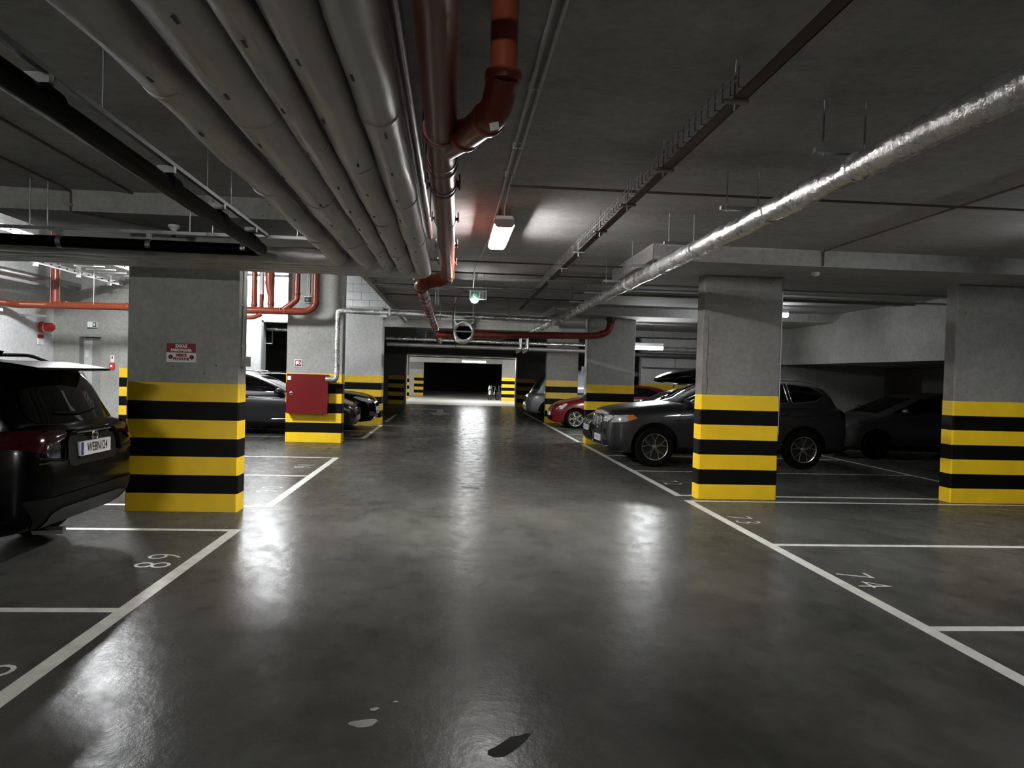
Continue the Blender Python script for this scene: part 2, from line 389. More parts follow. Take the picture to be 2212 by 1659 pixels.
# far wall with the gateway, and the room beyond it
m = MB()
m.box(-14, -2.38, 38.7, 39.1, 0, 3.25); m.box(3.33, 14, 38.7, 39.1, 0, 3.25); m.box(-2.38, 3.33, 38.7, 39.1, 2.57, 3.25)
wall_far = struct(m.build('wall_far', 'column', smooth=0))
for (x0, x1) in ((-3.25, -2.45), (3.36, 4.3)):
    for k in range(7):
        m = MB(); m.box(x0, x1, 38.697, 38.705, k*.21+.001, (k+1)*.21); m.build('yellow_band' if k % 2 == 0 else 'black_band', 'yellow' if k % 2 == 0 else 'black', wall_far, smooth=0)
gate = thing('trim_1', '', '', (.47, 38.7, 0)); del gate['label']; del gate['category']; struct(gate)
for x0, x1, z0, z1 in ((-2.40, -2.33, 0, 2.6), (3.28, 3.35, 0, 2.6), (-2.40, 3.35, 2.53, 2.6)):
    m = MB(); m.box(x0, x1, 38.66, 39.12, z0+.001, z1); m.build('frame_member', 'white', gate, smooth=0)
m = MB(); m.box(-2.3, 3.25, 39.15, 39.22, 2.44, 2.50); m.build('gate_rail', 'zinc', gate, smooth=0)
for x_ in (-1.9, -.6, .7, 2.0): m = MB(); m.box(x_, x_+.9, 39.13, 39.15, 2.50, 2.53); m.build('gate_rail_cover', 'white', gate, smooth=0)
m = MB(); m.box(-16, 16, 71, 71.3, 0, 3.25); struct(m.build('wall_far_end', 'far_shade', smooth=0))
m = MB(); m.box(-6, 8, 50.2, 50.7, 2.36, 3.25); struct(m.build('trim_2', 'wall', smooth=0))
m = MB(); m.box(-3.9, -2.05, 54.0, 54.4, 0, 3.25); wfr = struct(m.build('wall_far_room_left', 'white_wall', smooth=0))
for k in range(7):
    m = MB(); m.box(-2.72, -2.047, 53.995, 54.2, k*.215+.001, (k+1)*.215); m.build('yellow_band' if k % 2 == 0 else 'black_band', 'yellow' if k % 2 == 0 else 'black', wfr, smooth=0)
column(3.15, 4.6, 47.5, 47.8, 3.25, .21, 'small striped column seen through the far gateway beside the bicycles')
column(-3.6, -2.62, 46.0, 46.3, 3.25, .21, 'small striped column just inside the left of the far gateway')

# right side: deep header wall, low soffit, back walls, outer walls
m = MB(); m.box(8.9, 9.1, 12.3, 22.5, 2.10, 3.25); struct(m.build('wall_right_header', 'wall', smooth=0))
m = MB(); m.box(9.1, 13.5, 11.2, 23, 2.14, 2.3); struct(m.build('ceiling', 'ceil', smooth=0))
m = MB(); m.box(7.2, 12.2, 20.3, 20.6, 0, 2.14); struct(m.build('wall_right_back', 'wall', smooth=0))
m = MB(); m.box(13.5, 13.8, -8, 39, 0, 3.25); struct(m.build('wall_right', 'column', smooth=0))
m = MB(); m.box(-14, 14, -8.3, -8, 0, 3.25); struct(m.build('wall_behind', 'column', smooth=0))
m = MB(); m.box(-14.3, -14, -8, 26, 0, 5.05); struct(m.build('wall_left_outer', 'column', smooth=0))
wp = thing('wall_panelled', '', '', (10.5, 31, 0)); del wp['label']; del wp['category']; struct(wp)
m = MB(); m.box(7.85, 13.4, 31.02, 31.3, 0, 3.25); m.build('wall_core', 'mortar', wp, smooth=0)
for k in range(5):
    for r in range(2):
        m = MB(); m.box(7.87+k*1.12, 7.87+k*1.12+1.10, 31.0, 31.03, .02+r*1.3, .02+r*1.3+1.28); m.build('panel', 'wall', wp, smooth=0)

# ---------------------------------------------------------------- floor markings (children of the floor)
def line(x0, x1, y0, y1, name='painted_line'):
    m = MB(); m.add([(x0, y0, .0015), (x1, y0, .0015), (x1, y1, .0015), (x0, y1, .0015)], [(0, 1, 2, 3)]); return m.build(name, 'line', floor, smooth=0)
LW = .105
for (a, b) in ((-4, 7.64), (8.89, 14.09), (18.2, 22.9), (24.5, 29)): line(-2.16, -2.16+LW, a, b)
for (a, b) in ((-4, 9.80), (10.16, 17.9), (18.4, 25.8), (26.4, 33)): line(3.135, 3.135+LW, a, b)
for y in (.15, 2.61, 5.07, 7.59, 8.94, 11.56, 14.04, 18.25, 20.5, 22.85): line(-7.4, -2.16, y-.045, y+.045)
for y in (2.25, 4.71, 7.17, 9.75, 10.21, 12.88, 15.35, 17.85, 18.45, 20.9, 23.35, 25.75, 26.5, 29): line(3.24, 8.3, y-.045, y+.045)
line(8.3, 8.38, -4, 33)
def number(txt, x, y, side):
    # read from the aisle; digits about 30 cm tall
    fr = frame((x, y, .0018), (0, -1, 0), (1, 0, 0)) if side > 0 else frame((x, y, .0018), (0, 1, 0), (-1, 0, 0))
    put_text('stall_number', txt, .42, 'line', floor, fr, bold=-.006, sx=1.0, space=1.35)
for t_, x, y in (('74', 3.41, 5.90), ('73', 3.42, 8.46), ('72', 3.45, 11.50), ('75', 3.41, 3.4), ('71', 3.45, 14.0), ('69', 3.45, 19.6)): number(t_, x, y, 1)
for t_, x, y in (('89', -2.36, 6.37), ('88', -2.36, 3.92), ('90', -2.38, 10.22), ('91', -2.41, 12.75), ('92', -2.41, 19.4)): number(t_, x, y, -1)
# turn arrow far down the aisle
m = MB()
m.add([(x, y, .0016) for x, y in ((-.62, 34.0), (-.34, 34.0), (-.34, 31.0), (-.62, 31.0))], [(0, 1, 2, 3)])
m.add([(x, y, .0016) for x, y in ((-1.05, 31.0), (.1, 31.0), (-.48, 28.6))], [(2, 1, 0)])
m.add([(x, y, .0016) for x, y in ((-.62, 33.3), (-.62, 34.0), (-1.6, 34.0), (-1.6, 33.3))], [(0, 1, 2, 3)])
m.add([(x, y, .0016) for x, y in ((-1.6, 34.7), (-1.6, 32.6), (-2.1, 33.65))], [(0, 1, 2)])
m.build('painted_arrow', 'arrow', floor, smooth=0)
def blob(cx, cy, rx, ry, seed, mat, name, z=.0012, ang=0):
    rnd = random.Random(seed); n = 22; ph = [rnd.uniform(0, 6.28) for _ in range(4)]
    pts = []
    for k in range(n):
        a = 2*PI*k/n; r = 1+.18*math.sin(2*a+ph[0])+.12*math.sin(3*a+ph[1])+.07*math.sin(5*a+ph[2])
        x, y = rx*r*math.cos(a), ry*r*math.sin(a); pts.append((cx+x*math.cos(ang)-y*math.sin(ang), cy+x*math.sin(ang)+y*math.cos(ang), z))
    m = MB(); m.add(pts, [tuple(range(n))]); return m.build(name, mat, floor, smooth=0)
m = MB(); pts = [(.190, 3.14), (.215, 3.115), (.26, 3.12), (.30, 3.16), (.33, 3.20), (.365, 3.255), (.395, 3.315), (.375, 3.322), (.34, 3.30), (.30, 3.29), (.265, 3.245), (.225, 3.20), (.195, 3.175)]
m.add([(x, y, .0012) for x, y in pts], [tuple(range(len(pts)))]); m.build('oil_stain', 'stain', floor, smooth=0)
for a in ((-.365, 3.435, .055, .045, 1, 'pale'), (-.33, 3.58, .022, .018, 2, 'pale'), (-.235, 3.66, .011, .011, 3, 'pale')): blob(*a, 'cement_spot')
for a in ((.35, 10.72, .09, .05, 5), (.20, 10.70, .05, .03, 6), (.55, 10.78, .03, .02, 7)): blob(*a, 'stain', 'chipped_spot')
gr = MB(); gr.box(.19, .43, 10.62, 10.80, 0, .006); drain = gr.build('drain_cover', 'zinc', floor, smooth=0)

# ================================================================ LAMPS
def lamp(label, c, axis, ln, mat='lamp', w=.11, drop=None, strength=1.0, deep=False, group='tube lamps under the ceiling'):
    t = thing('tube_lamp', label, 'lamp', (c[0], c[1], c[2]), group)
    prof = rpoly([(-w*.60, -.018), (-w*.59, -.030), (-w*.46, -.052), (w*.46, -.052), (w*.59, -.030), (w*.60, -.018)], .012, 3)
    if deep: prof = rpoly([(-w*.60, -.005), (-w*.60, -.06), (-w*.42, -.105), (w*.42, -.105), (w*.60, -.06), (w*.60, -.005)], .02, 3)
    house = [(-w*.68, -.022), (w*.68, -.022), (w*.66, .03), (w*.5, .062), (-w*.5, .062), (-w*.66, .03)]
    def ext(poly, a, b, nm, mt):
        m = MB()
        if axis == 'y': m.prism([(c[0]+p[0], c[2]+p[1]) for p in poly], 'xz', c[1]+a, c[1]+b)
        else: m.prism([(c[1]+p[0], c[2]+p[1]) for p in poly], 'yz', c[0]+a, c[0]+b)
        return m.build(nm, mt, t, smooth=30)
    ext(prof, -ln/2, ln/2, 'diffuser', mat)
    ext(house, -ln/2-.01, ln/2+.01, 'housing', 'white')
    for s in (-1, 1): ext([(p[0]*1.05, p[1]*1.03) for p in prof], s*ln/2-(.02 if s < 0 else 0), s*ln/2+(.02 if s > 0 else 0), 'end_cap', 'white')
    if drop:
        for s in (-.3, .3):
            p = (c[0]+(0 if axis == 'y' else s*ln), c[1]+(s*ln if axis == 'y' else 0))
            m = MB(); m.cyl((p[0], p[1], c[2]+.06), (p[0], p[1], drop), .006, 8); m.build('hanger_rod', 'zinc', t)
    return t
lamp('lit tube lamp above the middle of the aisle beside the orange pipe', (.475, 8.05, 3.12), 'y', 1.30, drop=3.25, w=.15)
lamp('glaring tube lamp behind the orange pipes on the white block wall', (-5.5, 22.6, 4.33), 'x', 1.25, deep=True, drop=5.05, mat='lamp_cool')
lamp('tube lamp out of sight above the pipe bundle at the left', (-5.9, 13.2, 4.2), 'y', 1.25, drop=5.05, mat='lamp_cool')
lamp('wide lit lamp seen through the far gateway', (1.28, 45.0, 2.44), 'x', 1.4, deep=True, drop=3.25, mat='lamp_cool')
lamp('lit lamp to the right of the column behind the roof box', (4.72, 18.75, 2.47), 'x', 1.2, deep=True, drop=3.25, mat='lamp_cool')
lamp('lamp end peeping out past the column in front of the grey SUV', (6.42, 15.4, 3.11), 'x', 1.25, deep=True, drop=3.25, mat='lamp_cool')
lamp('tube lamp beyond the right edge of the picture', (6.6, 6.4, 3.14), 'y', 1.25, drop=3.25, mat='lamp_cool')
lamp('tube lamp hidden behind the jet fan over the aisle', (.45, 22.3, 3.02), 'y', 1.25, drop=3.25)
lamp('added fill lamp of the far room hidden left of the gateway', (-5.5, 46, 2.9), 'x', 1.25, drop=3.25)  # added unseen lamp, brightens the far-room floor without a streak
lamp('added fill lamp of the far room hidden right of the gateway', (7.0, 44, 2.9), 'x', 1.25, drop=3.25)  # second added lamp, out of view, only there to lift that floor
lamp('tube lamp on the ceiling to the left of the camera', (-1.95, -5, 3.14), 'x', 1.5, drop=3.25)
lamp('tube lamp on the ceiling behind the camera', (.475, -3.2, 3.14), 'y', 1.25, drop=3.25)
# a separate material so each lamp keeps its own brightness
def dim(label_part, k):
    for o in list(C.objects):
        if o.type == 'EMPTY' and label_part in o.get('label', ''):
            for ch in o.children:
                if ch.name.startswith('diffuser'):
                    mm = ch.data.materials[0].copy(); mm.node_tree.nodes['Principled BSDF'].inputs['Emission Strength'].default_value = LAMP*k
                    ch.data.materials[0] = mm
DIM = {'middle of the aisle': .9, 'glaring tube': 1.5, 'out of sight above': 4.0, 'seen through the far gateway': .6, 'hidden left of the gateway': 2.2, 'hidden right of the gateway': 2.2, 'behind the roof box': .6, 'peeping out': .16, 'beyond the right': .6, 'behind the camera': .3,
       'hidden behind the jet fan': .35, 'left of the camera': 4.3}
for k_, v_ in DIM.items(): dim(k_, v_)

# ================================================================ PIPES
rn = random.Random(3)
def wrinkle(amp, seed):
    r_ = random.Random(seed); ph = [(r_.uniform(2, 9), r_.randint(1, 4), r_.uniform(0, 6.3)) for _ in range(7)]
    return lambda d, a: amp*sum(math.sin(f*d+n*a+p) for f, n, p in ph)/2.5
def dense(path, step):
    out = []; P = [Vector(p) for p in path]
    for a, b in zip(P, P[1:]):
        n = max(1, int((b-a).length/step)); out += [a.lerp(b, k/n) for k in range(n)]
    return out+[P[-1]]
# bundle of five jacketed pipes: along the aisle, then turning left
bundle = ((-1.135, .088, 7.48, 'outermost left foil jacketed pipe of the ceiling bundle, nearest the black pipe'),
          (-.882, .128, 7.70, 'thickest foil jacketed pipe of the ceiling bundle, second from the black pipe'),
          (-.684, .066, 7.88, 'thin foil jacketed pipe in the middle of the ceiling bundle'),
          (-.520, .090, 8.06, 'foil jacketed pipe of the ceiling bundle next to its right-hand edge'),
          (-.338, .088, 8.24, 'foil jacketed pipe at the right edge of the ceiling bundle, nearest the orange pipe'))
for i, (x, r, y, lab) in enumerate(bundle):
    t = thing('jacketed_pipe', lab, 'pipe', (x, 2, 2.64), 'foil jacketed pipes of the ceiling bundle')
    zl = 2.64+.082; z = 2.642+r
    m = MB(); m.tube(dense([(x, -4, z), (x, y-.12, z)], .07), r, 20, rf=wrinkle(.0045, i)); m.build('long_run', 'foil', t, smooth=70)
    m = MB(); m.tube(round_path([(x, y-.14, z), (x, y, (z+zl)/2), (x-.16, y, zl)], .1, 6), [r+(.084-r)*k/8 for k in range(9)], 20); m.build('elbow', 'foil', t, smooth=70)
    m = MB(); m.tube(dense([(x-.14, y, zl), (-9.2, y, zl+.05)], .09), .082, 18, rf=wrinkle(.0035, i+10)); m.build('cross_run', 'foil', t, smooth=70)
    for yy in (1.1+.4*i % 1.0, 3.0+.33*i % 1.1, 4.6+.27*i % .9, 6.2+.21*i % .8):
        m = MB(); m.tube([(x, yy, z), (x, yy+.035, z)], r+.004, 20); m.build('jacket_seam', 'foil', t, smooth=40)
    for k in range(9):
        yy = 2.2+k*.62+.13*i; a = -.5+.25*((k*7+i*3) % 4)
        m = MB(); m.obox((x+(r+.003)*math.sin(a), yy, z-(r+.003)*math.cos(a)), (.011, .05, .003), Matrix.Rotation(-a, 3, 'Y')); m.build('print_mark', 'ink', t, smooth=0)
# black drain pipe with rail
t = thing('black_drain_pipe', 'black plastic drain pipe with rail and clamps at the left', 'pipe', (-1.77, 3, 2.7))
m = MB(); m.tube(round_path([(-1.76, -4, 2.765), (-1.75, 7.02, 2.69), (-9.2, 7.02, 2.72)], .09, 6), .054, 20); m.build('pipe_run', 'blackpipe', t, smooth=60)
for y in (3.35, 4.75, 5.75, 6.62): m = MB(); m.cyl((-1.755, y-.07, 2.735-.0068*(y-2.4)), (-1.755, y+.07, 2.734-.0068*(y-2.4)), .064, 20); m.build('socket', 'blackpipe', t)
for x in (-1.92, -2.75, -3.52, -4.4): m = MB(); m.cyl((x-.022, 7.02, 2.70), (x+.022, 7.02, 2.70), .058, 20); m.box(x-.02, x+.02, 6.985, 7.02, 2.75, 2.825); m.build('pipe_clamp', 'galv', t)
m = MB(); m.box(-9.2, -1.35, 6.995, 7.03, 2.80, 2.828); m.build('support_rail', 'galv', t, smooth=0)
m = MB(); m.box(-1.73, -1.70, -4, 7.0, 2.815, 2.84); m.build('support_rail', 'rail', t, smooth=0)
for y in (3.3, 4.7, 5.7, 6.6): m = MB(); m.box(-1.80, -1.70, y-.02, y+.02, 2.775, 2.817); m.build('pipe_clamp', 'zinc', t, smooth=0)
for (x, y) in ((-3.78, 7.01), (-3.63, 7.01), (-2.40, 7.01), (-2.20, 7.01), (-2.06, 7.01), (-1.45, 7.01), (-1.72, 5.9), (-1.72, 5.35), (-1.72, 3.8)):
    m = MB(); m.cyl((x, y, 2.82), (x, y, 3.25), .006, 8); m.build('threaded_rod', 'zinc', t)
# fire detector hung below the slab at the left
t = thing('ceiling_detector', 'white cone-shaped detector hanging under the left beam', 'detector', (-2.86, 7.9, 2.98))
m = MB(); m.lathe([(0, 0), (.016, .0), (.018, .03), (.055, .072), (.056, .092), (0, .094)], (-2.86, 7.9, 2.955)); m.build('detector_head', 'white', t)
m = MB(); m.cyl((-2.86, 7.9, 2.925), (-2.86, 7.9, 2.957), .019, 14); m.build('detector_tip', 'dark', t)
# orange main drain along the aisle
def ring(t, p, d, r, w, mat, name):
    d = Vector(d).normalized(); p = Vector(p); m = MB(); m.tube([p-d*w/2, p-d*w*.3, p+d*w*.3, p+d*w/2], [r*.96, r, r, r*.96], 22); return m.build(name, mat, t)
t = thing('orange_drain_pipe', 'large orange drain pipe running along the aisle ceiling with a side branch', 'pipe', (-.09, 4, 2.8))
m = MB(); m.tube([(-.09, -4, 2.90), (-.09, 9.36, 2.84)], .080, 24); m.build('main_run', 'orange_dark', t)
for y, r, w in ((3.92, .098, .07), (4.42, .092, .05), (4.56, .094, .045)): ring(t, (-.09, y, 2.873), (0, 1, 0), r, w, 'orange_dark', 'socket')
for y in (4.95, 5.05, 6.12, 7.35, 8.5):
    o = ring(t, (-.09, y, 2.865), (0, 1, 0), .090, .03, 'brown_ring', 'pipe_clamp')
    for s in (-1, 1): m = MB(); m.box(-.09+s*.10-.012, -.09+s*.10+.012, y-.012, y+.012, 2.855, 2.875); m.cyl((-.09+s*.105, y, 2.84), (-.09+s*.105, y, 2.92), .005, 8); m.build('clamp_bolt', 'brown_ring', o)
for (x, y) in ((-.21, 5.0), (-.21, 6.1), (-.205, 4.4)): m = MB(); m.cyl((x, y, 2.87), (x, y, 3.25), .005, 8); m.build('threaded_rod', 'darkmetal', t)
br = MB(); br.tube(round_path([(-.07, 4.2, 2.865), (.05, 3.78, 2.815), (.165, 3.40, 2.79), (.19, 3.30, 2.92)], .10, 5), .072, 20); br.build('branch_elbow', 'orange_dark', t, smooth=60)
for p, d in (((.035, 3.83, 2.82), (.12, -.40, -.04)), ((.135, 3.50, 2.797), (.115, -.38, -.02)), ((.19, 3.30, 2.915), (0, 0, 1))): ring(t, p, d, .082, .045, 'orange_dark', 'socket')
m = MB(); m.cyl((.19, 3.30, 2.90), (.19, 3.30, 3.25), .060, 20); m.build('down_pipe', 'orange', t)
m = MB(); m.obox((.160, 3.385, 2.728), (.042, .003, .036), Matrix.Rotation(-.25, 3, 'Y') @ Matrix.Rotation(.75, 3, 'X')); m.build('sticker', 'signwhite', t, smooth=0)
# elbow to the left and lower run down the aisle
t = thing('lower_drain_pipe', 'orange and chrome-bright drain pipe with many clamps leading down the aisle', 'pipe', (-.43, 14, 2.65))
m = MB(); m.tube(round_path([(-.09, 9.30, 2.84), (-.09, 9.50, 2.82), (-.43, 9.56, 2.735), (-.43, 9.8, 2.72)], .09, 5), .083, 20); m.build('elbow', 'orange', t, smooth=60)
for p, d in (((-.09, 9.34, 2.84), (0, 1, 0)), ((-.20, 9.52, 2.79), (1, -.1, .3)), ((-.36, 9.54, 2.75), (1, -.1, .3)), ((-.43, 9.74, 2.722), (0, 1, 0))): ring(t, p, d, .092, .05, 'orange', 'socket')
m = MB(); m.tube([(-.43, 9.7, 2.722), (-.42, 24.4, 2.635)], .070, 20); m.build('long_run', 'orange_dark', t)
yy = 10.6
while yy < 24.2: ring(t, (-.43, yy, 2.722-.0059*(yy-9.7)), (0, 1, 0), .080, .035, 'brown_ring', 'pipe_clamp'); yy += .62 if yy < 14 else .85
m = MB(); m.tube([(-.52, 9.6, 2.80), (-.52, 16.6, 2.74)], .014, 8); m.build('side_rail', 'zinc', t)
for (x, y) in ((-.30, 12.2), (-.26, 12.2), (-.55, 14.4), (-.28, 15.9)): m = MB(); m.cyl((x, y, 2.72), (x, y, 3.25), .008, 8); m.build('threaded_rod', 'galv', t)
# orange cross pipe to the right, with rise at column D
t = thing('orange_cross_pipe', 'red-brown drain pipe crossing the aisle behind the fan and rising at the column', 'pipe', (1.6, 17.5, 2.55))
m = MB(); m.tube(round_path([(-.40, 17.5, 2.52), (3.35, 17.5, 2.60), (3.66, 17.5, 2.70), (3.70, 17.5, 3.05)], .12, 6), .078, 20); m.build('pipe_run', 'orange_dark', t, smooth=60)
for x in (-.15, .72, 1.25, 1.35, 2.55): ring(t, (x, 17.5, 2.525+.0213*x), (1, 0, .02), .086, .05, 'orange_dark' if x > 1 else 'orange', 'socket')
ring(t, (3.50, 17.5, 2.65), (1, 0, .3), .086, .06, 'orange', 'socket'); ring(t, (3.70, 17.5, 2.86), (0, 0, 1), .086, .06, 'orange_dark', 'socket')
m = MB(); m.lathe([(.08, 0), (.12, .12), (.12, .16)], (3.70, 17.5, 2.90)); m.build('reducer_cone', 'brown_ring', t)
for x in (.5, 1.9, 2.6): m = MB(); m.cyl((x, 17.5, 2.55), (x, 17.5, 3.25), .006, 8); m.build('threaded_rod', 'zinc', t)
# two grey conduits beside the lamp
for i, x in enumerate((.400, .447)):
    t = tag(MB().tube([(x, -3.8, 3.225), (x, 6.5+1.4*(i == 0), 3.225)], .0125, 10).build('cable_conduit', 'conduit'), ('left' if i == 0 else 'right')+' one of the paired grey conduits running to the aisle lamp', 'conduit', 'paired ceiling conduits')
    for y in (2.0, 3.1, 4.2, 5.3, 6.05): m = MB(); m.box(x-.017, x+.017, y-.015, y+.015, 3.207, 3.249); m.build('clip', 'conduit', t, smooth=0)
t = tag(MB().tube(round_path([(.447, 6.5, 3.225), (.46, 7.2, 3.225), (.475, 7.42, 3.18)], .1), .006, 8).build('lamp_cable', 'white'), 'thin white cable dropping to the aisle lamp', 'cable')
t = tag(MB().tube(round_path([(.40, 8.7, 3.225), (.30, 11.6, 3.225), (.30, 12.0, 3.0)], .1), .009, 8).build('sign_cable', 'conduit'), 'pale cable running from the aisle lamp to the hanging exit sign', 'cable')
# conduits across the slab
for k, (y, x0, x1, r, mt, lab) in enumerate((
        (6.25, .44, 13, .011, 'darkmetal', 'thin dark conduit crossing the ceiling just before the aisle lamp'),
        (10.5, -1.4, 3.9, .012, 'darkmetal', 'thin dark conduit crossing the ceiling behind the aisle lamp'),
        (11.7, -1.4, 3.3, .012, 'darkmetal', 'thin dark conduit crossing the ceiling just before the exit sign'),
        (12.9, -1.4, 9, .018, 'galv', 'pale steel conduit crossing the ceiling behind the exit sign'),
        (15.3, -1.4, 3.0, .014, 'darkmetal', 'thin dark conduit crossing the ceiling in front of the foil cross pipe'),
        (13.9, 2.2, 9, .016, 'zinc', 'grey conduit on the ceiling between the silver pipe and the right column'))):
    tag(MB().tube([(x0, y, 3.19-(.08 if k == 3 else 0)), (x1, y, 3.19-(.08 if k == 3 else 0))], r, 8).build('ceiling_conduit', mt), lab, 'conduit', 'conduits across the ceiling')
# wire basket tray with brown channel
t = thing('cable_tray', 'long brown cable tray with wire basket under the right half of the ceiling', 'cable tray', (1.42, 8, 3.05))
m = MB(); m.box(1.385, 1.455, -4, 16.2, 3.045, 3.052); m.box(1.45, 1.457, -4, 16.2, 3.045, 3.075); m.build('channel', 'darkmetal', t, smooth=0)
for x, z in ((1.36, 3.10), (1.36, 3.135), (1.455, 3.12)): m = MB(); m.cyl((x, 3.6, z), (x, 16.2, z), .0035, 6); m.build('basket_wire', 'galv', t)
y = 3.6
m = MB()
while y < 12: m.box(1.357, 1.363, y-.003, y+.003, 3.05, 3.155); m.box(1.357, 1.455, y-.003, y+.003, 3.049, 3.055); y += .11
o = m.build('basket_cross_wires', 'galv', t, smooth=0); o['kind'] = 'stuff'
for y in (3.75, 5.05, 6.1, 7.25, 8.5, 9.8, 11.1): m = MB(); m.cyl((1.40, y, 2.99), (1.40, y, 3.25), .006, 8); m.box(1.34, 1.47, y-.02, y+.02, 3.03, 3.045); m.build('hanger', 'zinc', t)
# silver pipe on the right with trapeze hangers
t = thing('silver_foil_pipe', 'shiny foil wrapped pipe running along the right side of the aisle ceiling', 'pipe', (2.25, 8, 2.85))
m = MB(); m.tube(dense([(2.26, -4, 2.83), (2.26, 16.6, 2.86)], .06), .078, 20, rf=wrinkle(.0035, 41)); m.build('long_run', 'foil_bright', t, smooth=70)
for y in (4.1, 5.25, 6.9, 8.0, 9.6): m = MB(); m.tube([(2.26, y, 2.845), (2.26, y+.04, 2.845)], .084, 20); m.build('jacket_seam', 'foil_bright', t)
m = MB(); m.tube(dense(round_path([(2.26, 16.5, 2.86), (2.2, 19.5, 2.83), (2.2, 23.0, 2.80)], .3), .1), .075, 18, rf=wrinkle(.003, 42)); m.build('far_run', 'foil_bright', t, smooth=70)
for x, y in ((2.2, 22.2), (2.02, 22.4)): m = MB(); m.tube(round_path([(x, y, 2.80), (x, y, 2.38), (x-.14, y, 2.32)], .1), .055, 16); m.build('drop_stub', 'chrome', t, smooth=60)
for k, y in enumerate((4.2, 5.72, 7.28, 8.8, 10.3, 11.8, 13.3, 14.8)):
    h = thing('pipe_hanger', 'steel trapeze hanger of the silver pipe, %s from the camera' % ('nearest', 'second', 'third', 'fourth', 'fifth', 'sixth', 'seventh', 'farthest')[k], 'hanger', (2.22, y, 2.95), 'trapeze hangers of the silver pipe')
    for x in (2.10, 2.35): m = MB(); m.cyl((x, y, 2.93), (x, y, 3.25), .006, 8); m.build('threaded_rod', 'zinc', h)
    m = MB(); m.box(2.05, 2.39, y-.02, y+.02, 2.945, 2.975); m.build('cross_bar', 'zinc', h, smooth=0)
# foil pipe crossing the aisle, dropping to the hydrant cabinet
t = thing('foil_cross_pipe', 'foil wrapped pipe crossing the aisle and dropping down to the hydrant cabinet', 'pipe', (-.2, 16.85, 2.9))
m = MB(); m.tube(dense(round_path([(2.2, 16.75, 2.88), (-2.55, 16.80, 2.94), (-2.55, 16.80, 1.42), (-2.78, 16.80, 1.42)], .07, 4), .08), .058, 18, rf=wrinkle(.003, 50)); m.build('pipe_run', 'foil_bright', t, smooth=70)
m = MB(); m.box(-1.45, 2.1, 16.75, 16.86, 2.985, 3.0); m.build('top_strip', 'zinc', t, smooth=0)
m = MB(); m.box(-1.62, -1.48, 16.74, 16.84, 2.82, 2.88); m.box(-1.44, -1.40, 16.72, 16.88, 2.86, 3.0); m.build('joint_clip', 'galv', t, smooth=0)
m = MB(); m.box(2.25, 2.42, 16.7, 16.8, 2.76, 2.82); m.build('valve_box', 'galv', t, smooth=0)
for x in (-.35, 1.2, 1.25): m = MB(); m.cyl((x, 16.8, 2.9), (x, 16.8, 3.25), .006, 8); m.build('threaded_rod', 'zinc', t)
t = tag(MB().tube(dense([(-2.2, 24.7, 2.72), (4.6, 24.7, 2.68)], .2), .06, 14, rf=wrinkle(.003, 51)).build('foil_far_pipe', 'foil_bright'), 'far foil pipe crossing the dark aisle behind the red-brown pipe', 'pipe')
t0 = t; [MB().cyl((x_, 24.7, 2.7), (x_, 24.7, 3.25), .006, 8).build('threaded_rod', 'zinc', t0) for x_ in (-.9, 1.4)]
t = tag(MB().tube(dense([(-2.2, 25.3, 2.56), (4.6, 25.3, 2.52)], .2), .075, 14).build('grey_far_pipe', 'foil'), 'far dull grey pipe crossing the dark aisle, lowest of the cross pipes', 'pipe')
[MB().cyl((x_, 25.3, 2.5), (x_, 25.3, 3.25), .006, 8).build('threaded_rod', 'zinc', t) for x_ in (-.9, 1.4)]
t = tag(MB().tube(dense([(4.6, 24.4, 2.62), (13, 24.4, 2.62)], .2), .07, 14, rf=wrinkle(.003, 52)).build('grey_wall_pipe', 'foil'), 'grey pipe running right from behind the lamp beside the far column', 'pipe')
t = tag(MB().tube([(4.6, 25.0, 2.44), (13, 25.0, 2.44)], .075, 14).build('pale_wall_pipe', 'zinc'), 'pale pipe below the lamp in front of the wide far column', 'pipe')
t = tag(MB().tube([(6.66, 25.95, 2.02), (9.2, 25.95, 2.0)], .03, 10).build('wall_conduit', 'zinc'), 'thin horizontal pipe on the wide far column above the roof box', 'pipe')
t = tag(MB().tube([(7.83, 25.95, 2.06), (7.83, 25.95, 2.75)], .03, 10).build('wall_drop_pipe', 'conduit'), 'short vertical conduit on the wide far column above the roof box', 'conduit')
# orange pipes of the left bay
t = thing('orange_bay_pipe', 'orange drain pipe crossing the left bay with risers in front of the bright wall', 'pipe', (-6, 16.5, 2.85))
m = MB(); m.tube(round_path([(-9.0, 8, 2.72), (-9.0, 16.2, 2.80), (-8.5, 16.5, 2.83), (-3.15, 16.5, 2.87), (-2.98, 16.5, 3.0), (-2.98, 16.5, 5.05)], .10, 5), .076, 20); m.build('main_run', 'orange', t, smooth=60)
m = MB(); m.cyl((-8.5, 16.75, 2.83), (-8.5, 16.75, 5.05), .10, 20); m.build('riser', 'orange_dark', t)
m = MB(); m.tube(round_path([(-3.70, 16.5, 2.86), (-3.38, 16.5, 3.12), (-3.38, 16.5, 3.22), (-3.38, 16.5, 5.05)], .08), .066, 18); m.build('riser', 'orange_dark', t, smooth=60)
m = MB(); m.tube([(-3.93, 16.52, 2.87), (-3.93, 16.52, 3.15), (-3.96, 16.52, 3.45), (-3.96, 16.52, 5.05)], [.062, .066, .10, .10], 18); m.build('riser', 'orange_dark', t, smooth=60)
m = MB(); m.cyl((-4.28, 16.52, 2.87), (-4.28, 16.52, 5.05), .058, 18); m.build('riser', 'orange', t)
m = MB(); m.cyl((-4.15, 16.62, 2.87), (-4.15, 16.62, 3.22), .046, 16); m.build('riser', 'orange', t)
